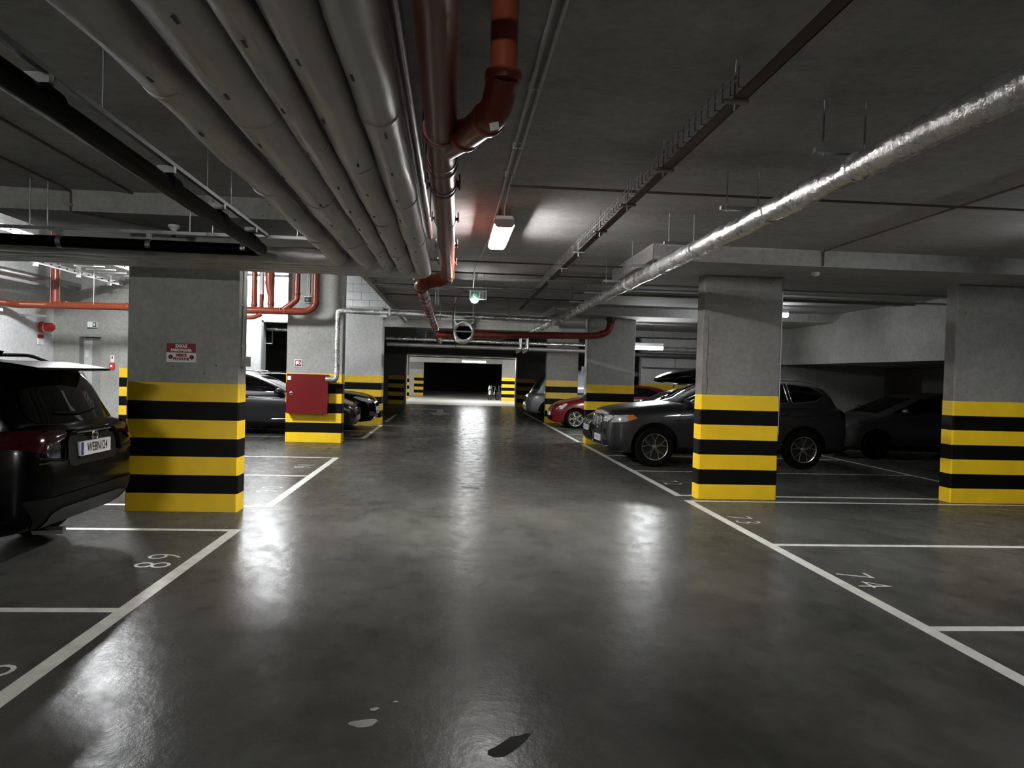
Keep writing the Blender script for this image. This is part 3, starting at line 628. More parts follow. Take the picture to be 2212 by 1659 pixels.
m = MB(); m.cyl((-4.15, 16.62, 3.22), (-4.15, 16.62, 5.05), .050, 16); m.build('riser_sleeve', 'conduit', t)
m = MB(); m.tube(round_path([(-6.5, 16.42, 2.70), (-4.28, 16.42, 2.70), (-4.10, 16.45, 2.78)], .06), .048, 16); m.build('lower_branch', 'orange', t, smooth=60)
for x in (-8.15, -6.9, -3.62): ring(t, (x, 16.5, 2.84+.007*(x+8.5)), (1, 0, 0), .085, .05, 'orange', 'socket')
for p, d, r in (((-2.98, 16.5, 3.06), (0, 0, 1), .086), ((-3.38, 16.5, 3.24), (0, 0, 1), .076), ((-3.93, 16.52, 3.02), (0, 0, 1), .076), ((-4.28, 16.52, 2.99), (0, 0, 1), .068), ((-9.0, 14.6, 2.785), (0, 1, 0), .086)): ring(t, p, d, r, .06, 'orange', 'socket')
for x in (-8.42, -7.55, -3.72): m = MB(); m.cyl((x, 16.42, 2.87), (x, 16.42, 5.05), .006, 8); m.build('threaded_rod', 'galv', t)
t = thing('galvanised_duct', 'galvanised round duct high on the left wall above the orange pipe', 'duct', (-8.75, 15, 3.35))
m = MB(); m.cyl((-8.75, 8, 3.32), (-8.75, 18.25, 3.40), .085, 20); m.build('duct_run', 'galv', t)
ring(t, (-8.75, 17.2, 3.385), (0, 1, 0), .095, .05, 'dark', 'coupling')
t = thing('ladder_tray', 'white slotted ladder cable tray high in the left bay', 'cable tray', (-7.6, 14, 3.5))
for x, z in ((-7.75, 3.50), (-7.15, 3.74)):
    m = MB(); m.box(x-.012, x+.012, 8, 22.9, z-.045, z+.045); o = m.build('side_rail', 'white', t, smooth=0)
    for k in range(24): m = MB(); m.box(x+.0125, x+.0135, 11.2+k*.3-.035, 11.2+k*.3+.035, z-.012, z+.012); m.build('slot', 'dark', o, smooth=0)
for k in range(26): m = MB(); m.box(-7.75, -7.15, 9.5+k*.5-.02, 9.5+k*.5+.02, 3.60, 3.625); m.build('rung', 'white', t, smooth=0)
for y in (14.6, 16.2, 17.6): m = MB(); m.box(-7.78, -7.72, y-.05, y+.03, 3.40, 3.62); m.build('splice_plate', 'white', t, smooth=0)
for y in (12.0, 15.5, 18.5): m = MB(); m.cyl((-7.45, y, 3.6), (-7.45, y, 5.05), .008, 8); m.build('threaded_rod', 'galv', t)
t = tag(MB().tube(dense([(-7, 23.86, 2.85), (-4.2, 23.86, 2.85)], .15), .06, 14, rf=wrinkle(.004, 61)).build('doorway_pipe', 'foil_bright'), 'foil pipe glinting inside the dark doorway of the white wall', 'pipe')
t = tag(MB().tube(round_path([(-5.6, 23.80, 2.80), (-5.6, 23.80, 2.40), (-6.4, 23.72, 2.40)], .01), .02, 8).build('doorway_bracket', 'zinc'), 'thin steel bracket inside the dark doorway', 'bracket')

# thin extra lines on the slab
tag(MB().tube([(-3.06, -3.5, 3.238), (-3.06, 7.39, 3.238)], .009, 8).build('ceiling_conduit', 'darkmetal'), 'thin dark conduit on the left ceiling ending at the beam', 'conduit')
tag(MB().tube(round_path([(4.5, -3.5, 3.238), (4.5, 8.885, 3.238), (4.5, 8.885, 3.06)], .03), .010, 8).build('ceiling_conduit', 'darkmetal'), 'dark conduit on the right ceiling turning down over the beam', 'conduit')
tag(MB().tube(dense([(-.215, -3.5, 2.86), (-.225, 7.9, 2.80)], .5), .004, 6).build('thin_cable', 'white'), 'thin pale cable along the right edge of the pipe bundle', 'cable')
tag(MB().tube([(-.28, -3.5, 3.10), (-.28, 8.2, 3.10)], .035, 14).build('slim_brown_pipe', 'brown_ring'), 'slim dark red pipe above the right edge of the pipe bundle', 'pipe')

# ================================================================ FIXTURES AND SIGNS
# jet fan
t = thing('jet_fan', 'white round jet fan hanging over the aisle', 'fan', (.22, 16.0, 2.4))
fx, fz, fr_ = .215, 2.50, .205
m = MB(); m.lathe([(fr_, 15.7), (fr_+.012, 15.7), (fr_+.012, 16.9), (fr_, 16.9), (fr_-.02, 16.85), (fr_-.035, 15.75)], (fx, 0, fz), 'y', 36, closed=True); m.build('casing', 'white', t)
m = MB(); m.lathe([(0, 16.15), (.17, 16.15)], (fx, 0, fz), 'y', 36); m.build('dark_bore', 'dark', t, smooth=0)
m = MB(); m.lathe([(fr_+.006, 15.70), (fr_-.012, 15.67), (fr_-.045, 15.70), (fr_-.04, 15.78)], (fx, 0, fz), 'y', 36); m.build('inlet_ring', 'white', t)
m = MB(); m.box(fx-.185, fx+.185, 15.74, 15.78, fz-.005, fz+.022); m.box(fx-.13, fx+.13, 15.74, 15.80, fz+.125, fz+.165); m.build('grille_bar', 'white', t, smooth=0)
m = MB(); m.lathe([(0, 15.95), (.035, 15.96), (.045, 16.05), (.045, 16.15)], (fx, 0, fz), 'y', 20); hub = m.build('hub', 'iron', t)
for k in range(6):
    a = 2*PI*k/6+.4; m = MB(); m.obox((fx+.1*math.cos(a), 16.08, fz+.1*math.sin(a)), (.13, .006, .05), Matrix.Rotation(-a, 3, 'Y') @ Matrix.Rotation(.6, 3, 'X')); m.build('blade', 'dark', hub, smooth=0)
for s in (-1, 1):
    m = MB(); m.prism([(fx+s*.205, fz+.255), (fx+s*.225, fz+.255), (fx+s*.16, fz+.12), (fx+s*.13, fz+.15)], 'xz', 15.75, 15.80); m.build('bracket_leg', 'white', t, smooth=0)
    m = MB(); m.cyl((fx+s*.19, 15.78, fz+.25), (fx+s*.19, 15.78, 3.25), .010, 8); m.build('hanger_rod', 'white', t)
m = MB(); m.box(fx-.225, fx+.225, 15.74, 15.82, fz+.245, fz+.265); m.build('bracket_bar', 'white', t, smooth=0)
tag(MB().tube(round_path([(.30, 12.1, 2.93), (.10, 12.4, 2.98), (-.02, 13.5, 2.75), (0, 15.6, 2.42), (.06, 15.9, 2.2)], .4, 8), .010, 8).build('fan_cable', 'brown_ring'), 'brown cable looping from the exit sign down to the jet fan', 'cable')
# hanging exit sign with dome bulb
def exit_pict(t, x0, x1, z0, z1, y, arrow=True):
    w_, h_ = x1-x0, z1-z0
    if arrow:
        m = MB(); cx, cz = x0+w_*.25, (z0+z1)/2; a = h_*.30
        for pl in ([(cx-a, cz), (cx, cz+a), (cx+a*.35, cz+a), (cx-a*.5, cz), (cx+a*.35, cz-a), (cx, cz-a)], [(cx-a*.6, cz-a*.18), (cx+a, cz-a*.18), (cx+a, cz+a*.18), (cx-a*.6, cz+a*.18)]):
            m.add([(p[0], y-.002, p[1]) for p in pl], [tuple(range(len(pl)))[::-1]])
        m.build('arrow_symbol', 'signgrey', t, smooth=0, recalc=False)
        m = MB(); bx = x0+w_*.55; m.box(bx, x0+w_*.88, y-.002, y-.0008, z0+h_*.06, z1-h_*.06); m.build('doorway_symbol', 'signgrey', t, smooth=0)
        cx2 = x0+w_*.71
    else: cx2 = (x0+x1)/2
    s = h_
    def P(a, b): return (cx2+a*s, y-.004, (z0+z1)/2+b*s)
    m = MB()
    m.tube([P(.02, .12), P(-.02, -.08)], s*.055, 8); m.tube([P(-.02, -.08), P(.07, -.2), P(.17, -.22)], s*.04, 8); m.tube([P(-.02, -.08), P(-.07, -.22), P(-.12, -.4)], s*.04, 8)
    m.tube([P(.02, .12), P(-.12, .06), P(-.16, -.06)], s*.03, 8); m.tube([P(.02, .12), P(.14, .02), P(.2, .1)], s*.03, 8)
    for v in range(len(m.v)): m.v[v] = (m.v[v][0], y-.003, m.v[v][2])
    m2 = MB(); m2.v = m.v; m2.f = m.f; c = P(.04, .27); k = 14
    m2.add([(c[0]+s*.075*math.cos(2*PI*i/k), y-.003, c[2]+s*.075*math.sin(2*PI*i/k)) for i in range(k)], [tuple(range(k))])
    me = bpy.data.meshes.new('running_figure'); me.from_pydata(m2.v, [], m2.f); put('running_figure', me, 'green' if arrow else 'signwhite', t)
t = thing('exit_sign', 'hanging green exit sign with arrow and running figure above the jet fan', 'sign', (.38, 12, 2.9))
m = MB(); m.box(.245, .515, 12.0, 12.06, 2.815, 2.945); m.build('sign_box', 'white', t, smooth=0)
m = MB(); m.box(.26, .50, 11.996, 12.0, 2.826, 2.938); m.build('green_face', 'green', t, smooth=0)
exit_pict(t, .26, .50, 2.826, 2.938, 11.995)
m = MB(); m.lathe([(0, -.06), (.04, -.05), (.062, -.02), (.066, 0)], (.325, 12.03, 2.815)); m.build('dome_bulb', 'bulb', t)
m = MB(); m.box(.24, .52, 12.0, 12.06, 2.945, 2.96); m.build('top_strip', 'grey_box', t, smooth=0)
for x in (.29, .36, .47): m = MB(); m.cyl((x, 12.03, 2.95), (x, 12.03, 3.25), .005, 8); m.build('hanger_rod', 'zinc', t)
# parking ban sign on column A
t = thing('parking_ban_sign', 'red and white parking ban notice in Polish on the wide column', 'sign', (-2.99, 8.54, 1.76))
x0, x1, z0, z1 = -3.147, -2.832, 1.660, 1.866; yf = 8.543
m = MB(); m.box(x0, x1, yf, 8.55, z0, z1); m.build('sign_plate', 'signwhite', t, smooth=0)
m = MB(); m.box(x0, x1, yf-.001, yf, z1-.100, z1); m.build('red_header', 'signred', t, smooth=0)
xc = (x0+x1)/2
def wtext(nm, s, sz, mat, x, z, y, par, bold=.0, sx=1.0): return put_text(nm, s, sz, mat, par, frame((x, y, z), (1, 0, 0), (0, 0, 1)), bold, sx)
wtext('sign_text', 'ZAKAZ', .046, 'signwhite', xc, z1-.030, yf-.0022, t, .0028, .85)
wtext('sign_text', 'PARKOWANIA', .042, 'signwhite', xc, z1-.075, yf-.0022, t, .0026, .80)
wtext('sign_text', 'MIEJSCE', .040, 'signred', xc, z0+.076, yf-.0012, t, .0026, .82)
wtext('sign_text', 'PRYWATNE', .040, 'signred', xc, z0+.034, yf-.0012, t, .0026, .80)
for s in (-1, 1):
    m = MB(); m.lathe([(0, yf-.0012), (.0255, yf-.0012)], (xc+s*.113, 0, z0+.056), 'y', 24); m.build('no_parking_disc', 'signred', t, smooth=0)
    m = MB(); m.lathe([(.0195, yf-.0018), (.0235, yf-.0018)], (xc+s*.113, 0, z0+.056), 'y', 24); m.build('disc_ring', 'plate_ink', t, smooth=0)
# junction box and conduit on the right arris of column A; slim conduits on B and D
t = thing('junction_box', 'grey junction box with twin conduits on the edge of the wide column', 'junction box', (-2.33, 8.7, 1.68))
m = MB(); m.box(-2.365, -2.285, 8.60, 8.72, 1.63, 1.74); m.build('box_body', 'grey_box', t, smooth=0)
for y in (8.62, 8.66): m = MB(); m.cyl((-2.345, y, 1.74), (-2.345, y, 3.05), .011, 10); m.build('conduit', 'conduit', t)
for z in (1.86, 2.32): m = MB(); m.box(-2.362, -2.325, 8.60, 8.68, z-.012, z+.012); m.build('clip', 'conduit', t, smooth=0)
t = tag(MB().cyl((4.487, 9.97, .9), (4.487, 9.97, 2.85), .010, 10).build('column_conduit', 'white'), 'slim white conduit up the right edge of the column by stall 73', 'conduit')
t = thing('column_conduit_with_switch', 'pale conduit with switch box on the column behind the roof box', 'conduit', (3.23, 18.05, 1.5))
m = MB(); m.box(3.225, 3.257, 18.01, 18.16, 1.2, 3.05); m.build('conduit', 'white', t, smooth=0)
m = MB(); m.box(3.15, 3.225, 18.02, 18.12, 1.72, 1.88); m.build('switch_box', 'white', t, smooth=0)
# hydrant cabinet on column F
t = thing('hydrant_cabinet', 'red fire hydrant cabinet mounted on a striped column', 'cabinet', (-3.2, 16.9, .65))
m = MB(); m.box(-3.625, -2.74, 16.83, 16.995, .655, 1.515); m.build('cabinet_box', 'red', t, smooth=0)
m = MB(); m.box(-3.63, -2.735, 16.81, 16.832, .65, 1.52); d = m.build('cabinet_door', 'red', t, smooth=0)
m = MB(); m.lathe([(0, 16.80), (.032, 16.80), (.040, 16.803), (.040, 16.81)], (-3.52, 0, 1.09), 'y', 22); lk = m.build('lock', 'galv', d)
m = MB(); m.box(-3.545, -3.495, 16.797, 16.80, 1.08, 1.10); m.build('lock_slot', 'dark', lk, smooth=0)
m = MB(); m.box(-3.61, -3.535, 16.806, 16.81, 1.385, 1.47); m.build('label_sticker', 'signwhite', d, smooth=0)
t = thing('hydrant_sign', 'small red and white hydrant pictogram above the cabinet', 'sign', (-3.42, 16.99, 1.68))
m = MB(); m.box(-3.505, -3.335, 16.985, 17.0, 1.68, 1.84); m.build('sign_plate', 'signwhite', t, smooth=0)
m = MB(); m.box(-3.490, -3.350, 16.983, 16.985, 1.695, 1.825); m.build('red_field', 'signred', t, smooth=0)
m = MB(); m.add([(x, 16.981, z) for x, z in ((-3.475, 1.74), (-3.475, 1.80), (-3.44, 1.80), (-3.44, 1.81), (-3.42, 1.81), (-3.42, 1.75), (-3.45, 1.735), (-3.455, 1.70))], [tuple(range(8))])
m.lathe([(.018, 16.981), (.034, 16.981)], (-3.392, 0, 1.76), 'y', 16); m.build('hose_symbol', 'signwhite', t, smooth=0)
t = thing('green_exit_plate', 'small green exit plate with arrow hanging before the pale striped column', 'sign', (-3.2, 16.9, 3.1))
m = MB(); m.box(-3.31, -3.02, 16.90, 16.95, 3.10, 3.245); m.build('sign_box', 'white', t, smooth=0)
m = MB(); m.box(-3.30, -3.03, 16.896, 16.90, 3.108, 3.225); m.build('green_face', 'green', t, smooth=0)
exit_pict(t, -3.30, -3.03, 3.108, 3.225, 16.895)
m = MB(); m.tube(round_path([(-3.24, 16.93, 5.05), (-3.24, 16.93, 3.27), (-3.05, 16.93, 3.255)], .03), .010, 8); m.build('feed_conduit', 'conduit', t)
# siren, exit box, alarm button on the left walls
t = thing('alarm_siren', 'round red alarm siren on the left wall', 'siren', (-9.25, 17.9, 2.4))
m = MB(); m.lathe([(0, 0), (.12, 0), (.125, .05), (.11, .10)], (-9.3, 17.75, 2.42), 'x', 20); m.build('siren_base', 'redplastic', t)
m = MB(); m.lathe([(.10, .10), (.105, .16), (.10, .24), (.06, .29), (0, .30)], (-9.3, 17.75, 2.42), 'x', 20); m.build('siren_dome', 'redplastic', t)
m = MB(); m.lathe([(.113, .085), (.115, .10), (.106, .11)], (-9.3, 17.75, 2.42), 'x', 20); m.build('white_ring', 'signwhite', t)
t = thing('siren_plate', 'small red and white plate under the siren', 'sign', (-9.28, 17.8, 2.1))
m = MB(); m.box(-9.3, -9.285, 17.62, 17.85, 2.02, 2.16); m.build('white_plate', 'signwhite', t, smooth=0)
m = MB(); m.box(-9.3, -9.285, 17.62, 17.85, 2.17, 2.25); m.build('red_plate', 'signred', t, smooth=0)
t = thing('door_exit_sign', 'small green and white exit box above the grey door', 'sign', (-8.4, 18.2, 2.5))
m = MB(); m.box(-8.50, -8.30, 18.20, 18.30, 2.47, 2.60); m.build('sign_box', 'signwhite', t, smooth=0)
m = MB(); m.box(-8.38, -8.305, 18.196, 18.20, 2.48, 2.59); m.build('green_face', 'green', t, smooth=0)
m = MB(); m.prism([(-8.345, 2.50), (-8.315, 2.535), (-8.33, 2.535), (-8.33, 2.57), (-8.36, 2.57), (-8.36, 2.535), (-8.375, 2.535)], 'xz', 18.194, 18.196); m.build('arrow_symbol', 'signwhite', t, smooth=0)
t = thing('alarm_button', 'red fire alarm button with white plate on the wall by the grey door', 'alarm button', (-7.97, 18.27, 1.6))
m = MB(); m.box(-8.02, -7.91, 18.25, 18.30, 1.51, 1.65); m.build('button_box', 'redplastic', t, smooth=0)
m = MB(); m.box(-7.995, -7.95, 18.246, 18.25, 1.555, 1.605); m.build('button_window', 'signwhite', t, smooth=0)
m = MB(); m.box(-8.01, -7.93, 18.293, 18.30, 1.68, 1.83); m.build('pictogram_plate', 'signwhite', t, smooth=0)
m = MB(); m.box(-7.985, -7.955, 18.291, 18.293, 1.75, 1.81); m.build('pictogram', 'signred', t, smooth=0)
t = thing('wall_bracket', 'white strut bracket below the orange pipe on the left wall', 'bracket', (-9, 16, 2.6))
m = MB(); m.box(-9.3, -8.75, 15.3, 15.36, 2.60, 2.65); m.build('strut', 'white', t, smooth=0)
m = MB(); m.box(-9.3, -8.75, 16.9, 16.96, 2.60, 2.65); m.build('strut', 'white', t, smooth=0)
m = MB(); m.cyl((-9.0, 15.33, 2.65), (-9.0, 15.33, 2.74), .01, 8); m.build('bolt', 'galv', t)
t = thing('ceiling_detector', 'small white detector under the right beam near the column top', 'detector', (4.64, 9.35, 3.0))
m = MB(); m.lathe([(0, -.055), (.025, -.05), (.05, -.03), (.055, 0)], (4.64, 9.35, 3.05)); m.build('detector_head', 'white', t)
t = thing('panel_conduit', 'thin conduit bent down over the front of the left beam', 'conduit', (-3.6, 7.4, 3.1))
m = MB(); m.tube(round_path([(-3.62, 5.2, 3.235), (-3.62, 7.39, 3.235), (-3.62, 7.39, 3.04), (-2.9, 8.2, 3.035)], .03), .008, 8); m.build('conduit', 'darkmetal', t, smooth=60)
m = MB(); m.box(-3.64, -3.60, 7.375, 7.40, 3.09, 3.115); m.build('clip', 'galv', t, smooth=0)

# ================================================================ VEHICLES
# local frame: +x forward, +y left, z up, origin on the ground under the middle of the car
class Car:
    def __init__(s, name, label, cat, loc, rotz, L, W, H, top, bot, plan, roof, axles, wr, paint, tum=.33, arch=1.13, crown=.03):
        s.t = thing(name, label, cat, loc, None, True, rotz); s.wr = wr; s.axles = axles; s.W = W; s.paint = paint
        s.top, s.bot, s.plan, s.roof = pchip(top), pchip(bot), pchip(plan), pchip(roof)
        x0, x1 = min(k[0] for k in top), max(k[0] for k in top); s.x0, s.x1 = x0, x1
        sec = pchip([(0, 0), (.12, .80), (.2, .93), (.30, .985), (.45, 1.0), (.6, 1.0), (.74, .985), (.84, .955), (.91, .88), (.96, .62), (1, 0)])
        secz = pchip([(0, 0), (.12, 0), (.2, .03), (.30, .14), (.45, .38), (.6, .60), (.74, .78), (.84, .89), (.91, .965), (.96, .995), (1, 1.0)])
        NS = 22; K = 26
        us = sorted(set([k/NS for k in range(NS+1)]+[.16, .88, .935]))
        xs = []
        for k in range(64):
            u = k/63; xs.append(x0+(x1-x0)*(u*.55+.45*(.5-.5*math.cos(PI*u))))
        m = MB(); rings = []
        for x in xs:
            zt, zb, hw = s.top(x), s.bot(x), s.plan(x)
            half = [(hw*sec(u), zb+(zt-zb)*secz(u)+crown*(1-(sec(u))**2)*(1 if u > .85 else 0)) for u in us]
            rings.append([(x, y, z) for y, z in half]+[(x, -y, z) for y, z in half[-2:0:-1]])
        n = len(rings[0]); V = [p for r in rings for p in r]; Fc = []
        for i in range(len(rings)-1):
            for k in range(n): k2 = (k+1) % n; Fc.append((i*n+k, i*n+k2, (i+1)*n+k2, (i+1)*n+k))
        Fc.append(tuple(range(n))); Fc.append(tuple((len(rings)-1)*n+k for k in range(n-1, -1, -1)))
        m.add(V, Fc)
        # cabin
        rx = sorted(k[0] for k in roof); xa, xb = rx[0], rx[-1]; xm, hl = (xa+xb)/2, (xb-xa)/2
        c = MB(); rings = []
        for k in range(46):
            x = xa+(xb-xa)*k/45; zb = s.top(x)-.07; zr = max(s.roof(x), zb+.04); hb = s.plan(x)*.955
            h = zr-zb; rc = min(.11, h*.55); half = [(hb*.9, zb-.05), (hb, zb)]
            yt = hb-tum*max(0, h-.06-rc); half += [(hb-tum*max(0, h*q-.06), zb+h*q) for q in (.25, .5, .7) if h*q < h-rc-.01]
            zt0 = zr-rc; half.append((yt, zt0))
            for j in range(1, 6):
                a = PI/2*j/5; half.append((yt-rc*1.25*(1-math.cos(a)), zt0+(rc-.035)*math.sin(a)))
            ye = half[-1][0]
            for q in (.75, .5, .25, 0): half.append((ye*q, zr-.035+.035*(1-q*q)))
            while len(half) < 15: half.insert(2, half[1])
            def bend(y): return x-.13*(abs(y)/.8)**2*max(-1, min(1, (x-xm)/hl*1.1))
            rings.append([(bend(y), y, z) for y, z in half]+[(bend(y), -y, z) for y, z in half[-2::-1]])
        n = len(rings[0]); V = [p for r in rings for p in r]; Fc = []
        for i in range(len(rings)-1):
            for k in range(n): k2 = (k+1) % n; Fc.append((i*n+k, i*n+k2, (i+1)*n+k2, (i+1)*n+k))
        Fc.append(tuple(range(n))); Fc.append(tuple((len(rings)-1)*n+k for k in range(n-1, -1, -1)))
        c.add(V, Fc)
        s.bvh = BVHTree.FromPolygons([Vector(v) for v in m.v+c.v], [f for f in m.f]+[tuple(i+len(m.v) for i in f) for f in c.f])
        # cut the wheel arches out of the lower body
        me = m.mesh('body', 0); o = bpy.data.objects.new('tmp', me); C.objects.link(o)
        cut = MB()
        for ax in axles:
            for sd in (-1, 1):
                cut.cyl((ax, sd*(W/2-.30), wr+.01), (ax, sd*(W/2+.2), wr+.01), wr*arch, 40)
        co = bpy.data.objects.new('tmpc', cut.mesh('cut', 0)); C.objects.link(co)
        md = o.modifiers.new('b', 'BOOLEAN'); md.object = co; md.operation = 'DIFFERENCE'; md.solver = 'EXACT'
        bpy.context.view_layer.update()
        me2 = bpy.data.meshes.new_from_object(o.evaluated_get(bpy.context.evaluated_depsgraph_get()))
        bpy.data.objects.remove(o); bpy.data.objects.remove(co)
        me2.name = 'body'; me2.polygons.foreach_set('use_smooth', [True]*len(me2.polygons)); me2.set_sharp_from_angle(angle=math.radians(40))
        s.body = put('body', me2, paint, s.t)
        s.cabin = put('roof_and_pillars', c.mesh('roof_and_pillars', 50), paint, s.t)
    def hit(s, p, d, off):
        loc, nor, i, di = s.bvh.ray_cast(Vector(p), Vector(d))
        if loc is None: loc, nor, i, di = s.bvh.find_nearest(Vector(p)+Vector(d)*(4-s.W/2+.05))
        if nor.dot(Vector(d)) > 0: nor = -nor
        return loc+nor*off
    def pos(s, a, b, proj, off):
        if proj == 'L': return s.hit((a, 4, b), (0, -1, 0), off)
        if proj == 'R': return s.hit((a, -4, b), (0, 1, 0), off)
        if proj == 'F': return s.hit((6, a, b), (-1, 0, 0), off)
        if proj == 'B': return s.hit((-6, a, b), (1, 0, 0), off)
        return s.hit((a, b, 5), (0, 0, -1), off)
    def patch(s, poly, proj, name, mat, off=.005, r=.0, cell=.06, parent=None, thick=0):
        if r: poly = rpoly(poly, r)
        bm = bmesh.new(); bm.faces.new([bm.verts.new((p[0], p[1], 0)) for p in poly])
        xs = [p[0] for p in poly]; ys = [p[1] for p in poly]
        for ax, (lo, hi) in ((0, (min(xs), max(xs))), (1, (min(ys), max(ys)))):
            q = lo+cell
            while q < hi-.01:
                co = [0, 0, 0]; co[ax] = q; no = [0, 0, 0]; no[ax] = 1
                bmesh.ops.bisect_plane(bm, geom=bm.verts[:]+bm.edges[:]+bm.faces[:], plane_co=co, plane_no=no); q += cell
        for v in bm.verts: v.co = s.pos(v.co.x, v.co.y, proj, off)
        bmesh.ops.recalc_face_normals(bm, faces=bm.faces)
        me = bpy.data.meshes.new(name); bm.to_mesh(me); bm.free()
        me.polygons.foreach_set('use_smooth', [True]*len(me.polygons))
        return put(name, me, mat, parent or s.t)
    def strip(s, pts, proj, name, mat, r=.006, off=.003, closed=False, parent=None, step=.06):
        P = [Vector((p[0], p[1], 0)) for p in pts]
        if closed: P = P+[P[0]]
        P = dense(P, step)
        if closed: P = P[:-1]
        m = MB(); m.tube([s.pos(p.x, p.y, proj, off) for p in P], r, 6, closed=closed); return m.build(name, mat, parent or s.t, smooth=60)
    def wheels(s, style='five', rim='rim', tw=.225, rr=.68):
        W2 = s.W/2-.012; R = s.wr
        tm = MB(); tm.lathe([(R*rr, -tw/2+.01), (R*.90, -tw/2), (R*.975, -tw/2+.025), (R, -tw/2+.06), (R, tw/2-.06), (R*.975, tw/2-.025), (R*.90, tw/2), (R*rr, tw/2-.01), (R*rr*.97, 0)], (0, 0, 0), 'y', 44, closed=True)
        tyre = tm.mesh('wheel', 30); tyre.materials.append(M['tyre'])
        rm = MB(); r = R*rr
        rm.lathe([(r*1.02, tw/2-.008), (r*1.0, tw/2+.002), (r*.94, tw/2-.004), (r*.92, tw/2-.05), (r*.90, -tw/2+.03)], (0, 0, 0), 'y', 44)
        rm.lathe([(0, tw/2-.018), (r*.14, tw/2-.02), (r*.20, tw/2-.035), (r*.20, tw/2-.07)], (0, 0, 0), 'y', 20)
        yo = tw/2-.03
        if style == 'five':
            for k in range(5):
                a = 2*PI*k/5+PI/2
                rm.obox((r*.55*math.cos(a), yo, r*.55*math.sin(a)), (r*.80, .03, r*.17), Matrix.Rotation(-a, 3, 'Y'))
        elif style == 'double':
            for k in range(5):
                for e in (-.17, .17):
                    a = 2*PI*k/5+PI/2
                    p0 = (r*.16*math.cos(a+e*2), r*.16*math.sin(a+e*2)); pm_ = (r*.52*math.cos(a+e*.6), r*.52*math.sin(a+e*.6)); p1 = (r*.95*math.cos(a+e*1.7), r*.95*math.sin(a+e*1.7))
                    rm.tube([(p0[0], yo, p0[1]), (pm_[0], yo+.008, pm_[1]), (p1[0], yo+.012, p1[1])], r*.038, 6)
        elif style == 'rings':
            for k in range(5):
                a = 2*PI*k/5+PI/2+.3; cx, cz, q = r*.60*math.cos(a), r*.60*math.sin(a), r*.30
                rm.tube([(cx+q*math.cos(j*PI/10), yo, cz+q*math.sin(j*PI/10)) for j in range(20)], r*.055, 6, closed=True)
            for k in range(5):
                a = 2*PI*(k+.5)/5+PI/2+.3; rm.obox((r*.62*math.cos(a), yo, r*.62*math.sin(a)), (r*.62, .03, r*.14), Matrix.Rotation(-a, 3, 'Y'))
        elif style == 'many':
            for k in range(10):
                a = 2*PI*k/10; rm.obox((r*.55*math.cos(a), yo, r*.55*math.sin(a)), (r*.80, .03, r*.09), Matrix.Rotation(-a, 3, 'Y'))
        rmesh = rm.mesh('rim', 35); rmesh.materials.append(M[rim])
        dm = MB(); dm.lathe([(0, tw/2-.075), (r*.9, tw/2-.075)], (0, 0, 0), 'y', 32); dm.lathe([(0, tw/2-.065), (r*.62, tw/2-.065), (r*.62, tw/2-.075)], (0, 0, 0), 'y', 32)
        dmesh = dm.mesh('brake_disc', 30); dmesh.materials.append(M['iron'])
        for ax in s.axles:
            for sd in (-1, 1):
                w = bpy.data.objects.new('wheel', tyre); C.objects.link(w); w.parent = s.t
                w.location = (ax, sd*(W2-tw/2), R); w.rotation_euler = (0, 0, 0 if sd > 0 else PI)
                for nm, me in (('rim', rmesh), ('brake_disc', dmesh)):
                    o = bpy.data.objects.new(nm, me); C.objects.link(o); o.parent = w
    def arch_trim(s, mat='trim', width=.055, a0=-.02, a1=1.02):
        for ax in s.axles:
            for sd, pj in ((1, 'L'), (-1, 'R')):
                V = []; n = 28; R0 = s.wr*1.125
                m = MB(); out = []; inn = []
                for k in range(n+1):
                    a = PI*(a0+(a1-a0)*k/n)
                    for lst, rad in ((inn, R0), (out, R0+width)):
                        x, z = ax+rad*math.cos(a), s.wr+.01+rad*math.sin(a); p = s.pos(x, max(z, s.bot(x)+.02), pj, .014)
                        lst.append(Vector((x, p.y, max(z, .2))))
                sd_in = Vector((0, -sd*.06, 0))
                V = inn+out+[p+sd_in for p in inn]+[p+sd_in*.3 for p in out]; N = n+1
                Fc = [(k, k+1, N+k+1, N+k) for k in range(n)]+[(2*N+k, 2*N+k+1, k+1, k) for k in range(n)]+[(N+k, N+k+1, 3*N+k+1, 3*N+k) for k in range(n)]
                m.add(V, Fc); m.build('arch_trim', mat, s.t, smooth=40)
    def mirror(s, x, z, y=None, mat=None):
        for sd in (1, -1):
            yy = (s.plan(x)*.955+.12) if y is None else y
            m = MB(); m.ellipsoid((x, sd*yy, z), (.085, .12, .078)); o = m.build('door_mirror', mat or s.paint, s.t, smooth=60)
            m = MB(); m.box(x-.03, x+.03, min(sd*(yy-.16), sd*(yy-.05)), max(sd*(yy-.16), sd*(yy-.05)), z-.07, z-.04); m.build('mirror_stalk', 'trim', o, smooth=0)
            m = MB(); m.add([(x-.088, sd*yy+.08*math.cos(a), z+.055*math.sin(a)) for a in [2*PI*k/16 for k in range(16)]], [tuple(range(16))]); m.build('mirror_glass', 'chrome', o, smooth=0)
    def handles(s, xs, z, mat=None):
        for x in xs:
            for sd, pj in ((1, 'L'), (-1, 'R')):
                a, b = s.pos(x-.10, z, pj, .0), s.pos(x+.10, z, pj, .0); up = Vector((0, sd*.035, 0))
                m = MB(); m.tube([a, a.lerp(b, .15)+up, a.lerp(b, .85)+up, b], .014, 8); m.build('door_handle', mat or s.paint, s.t, smooth=60)
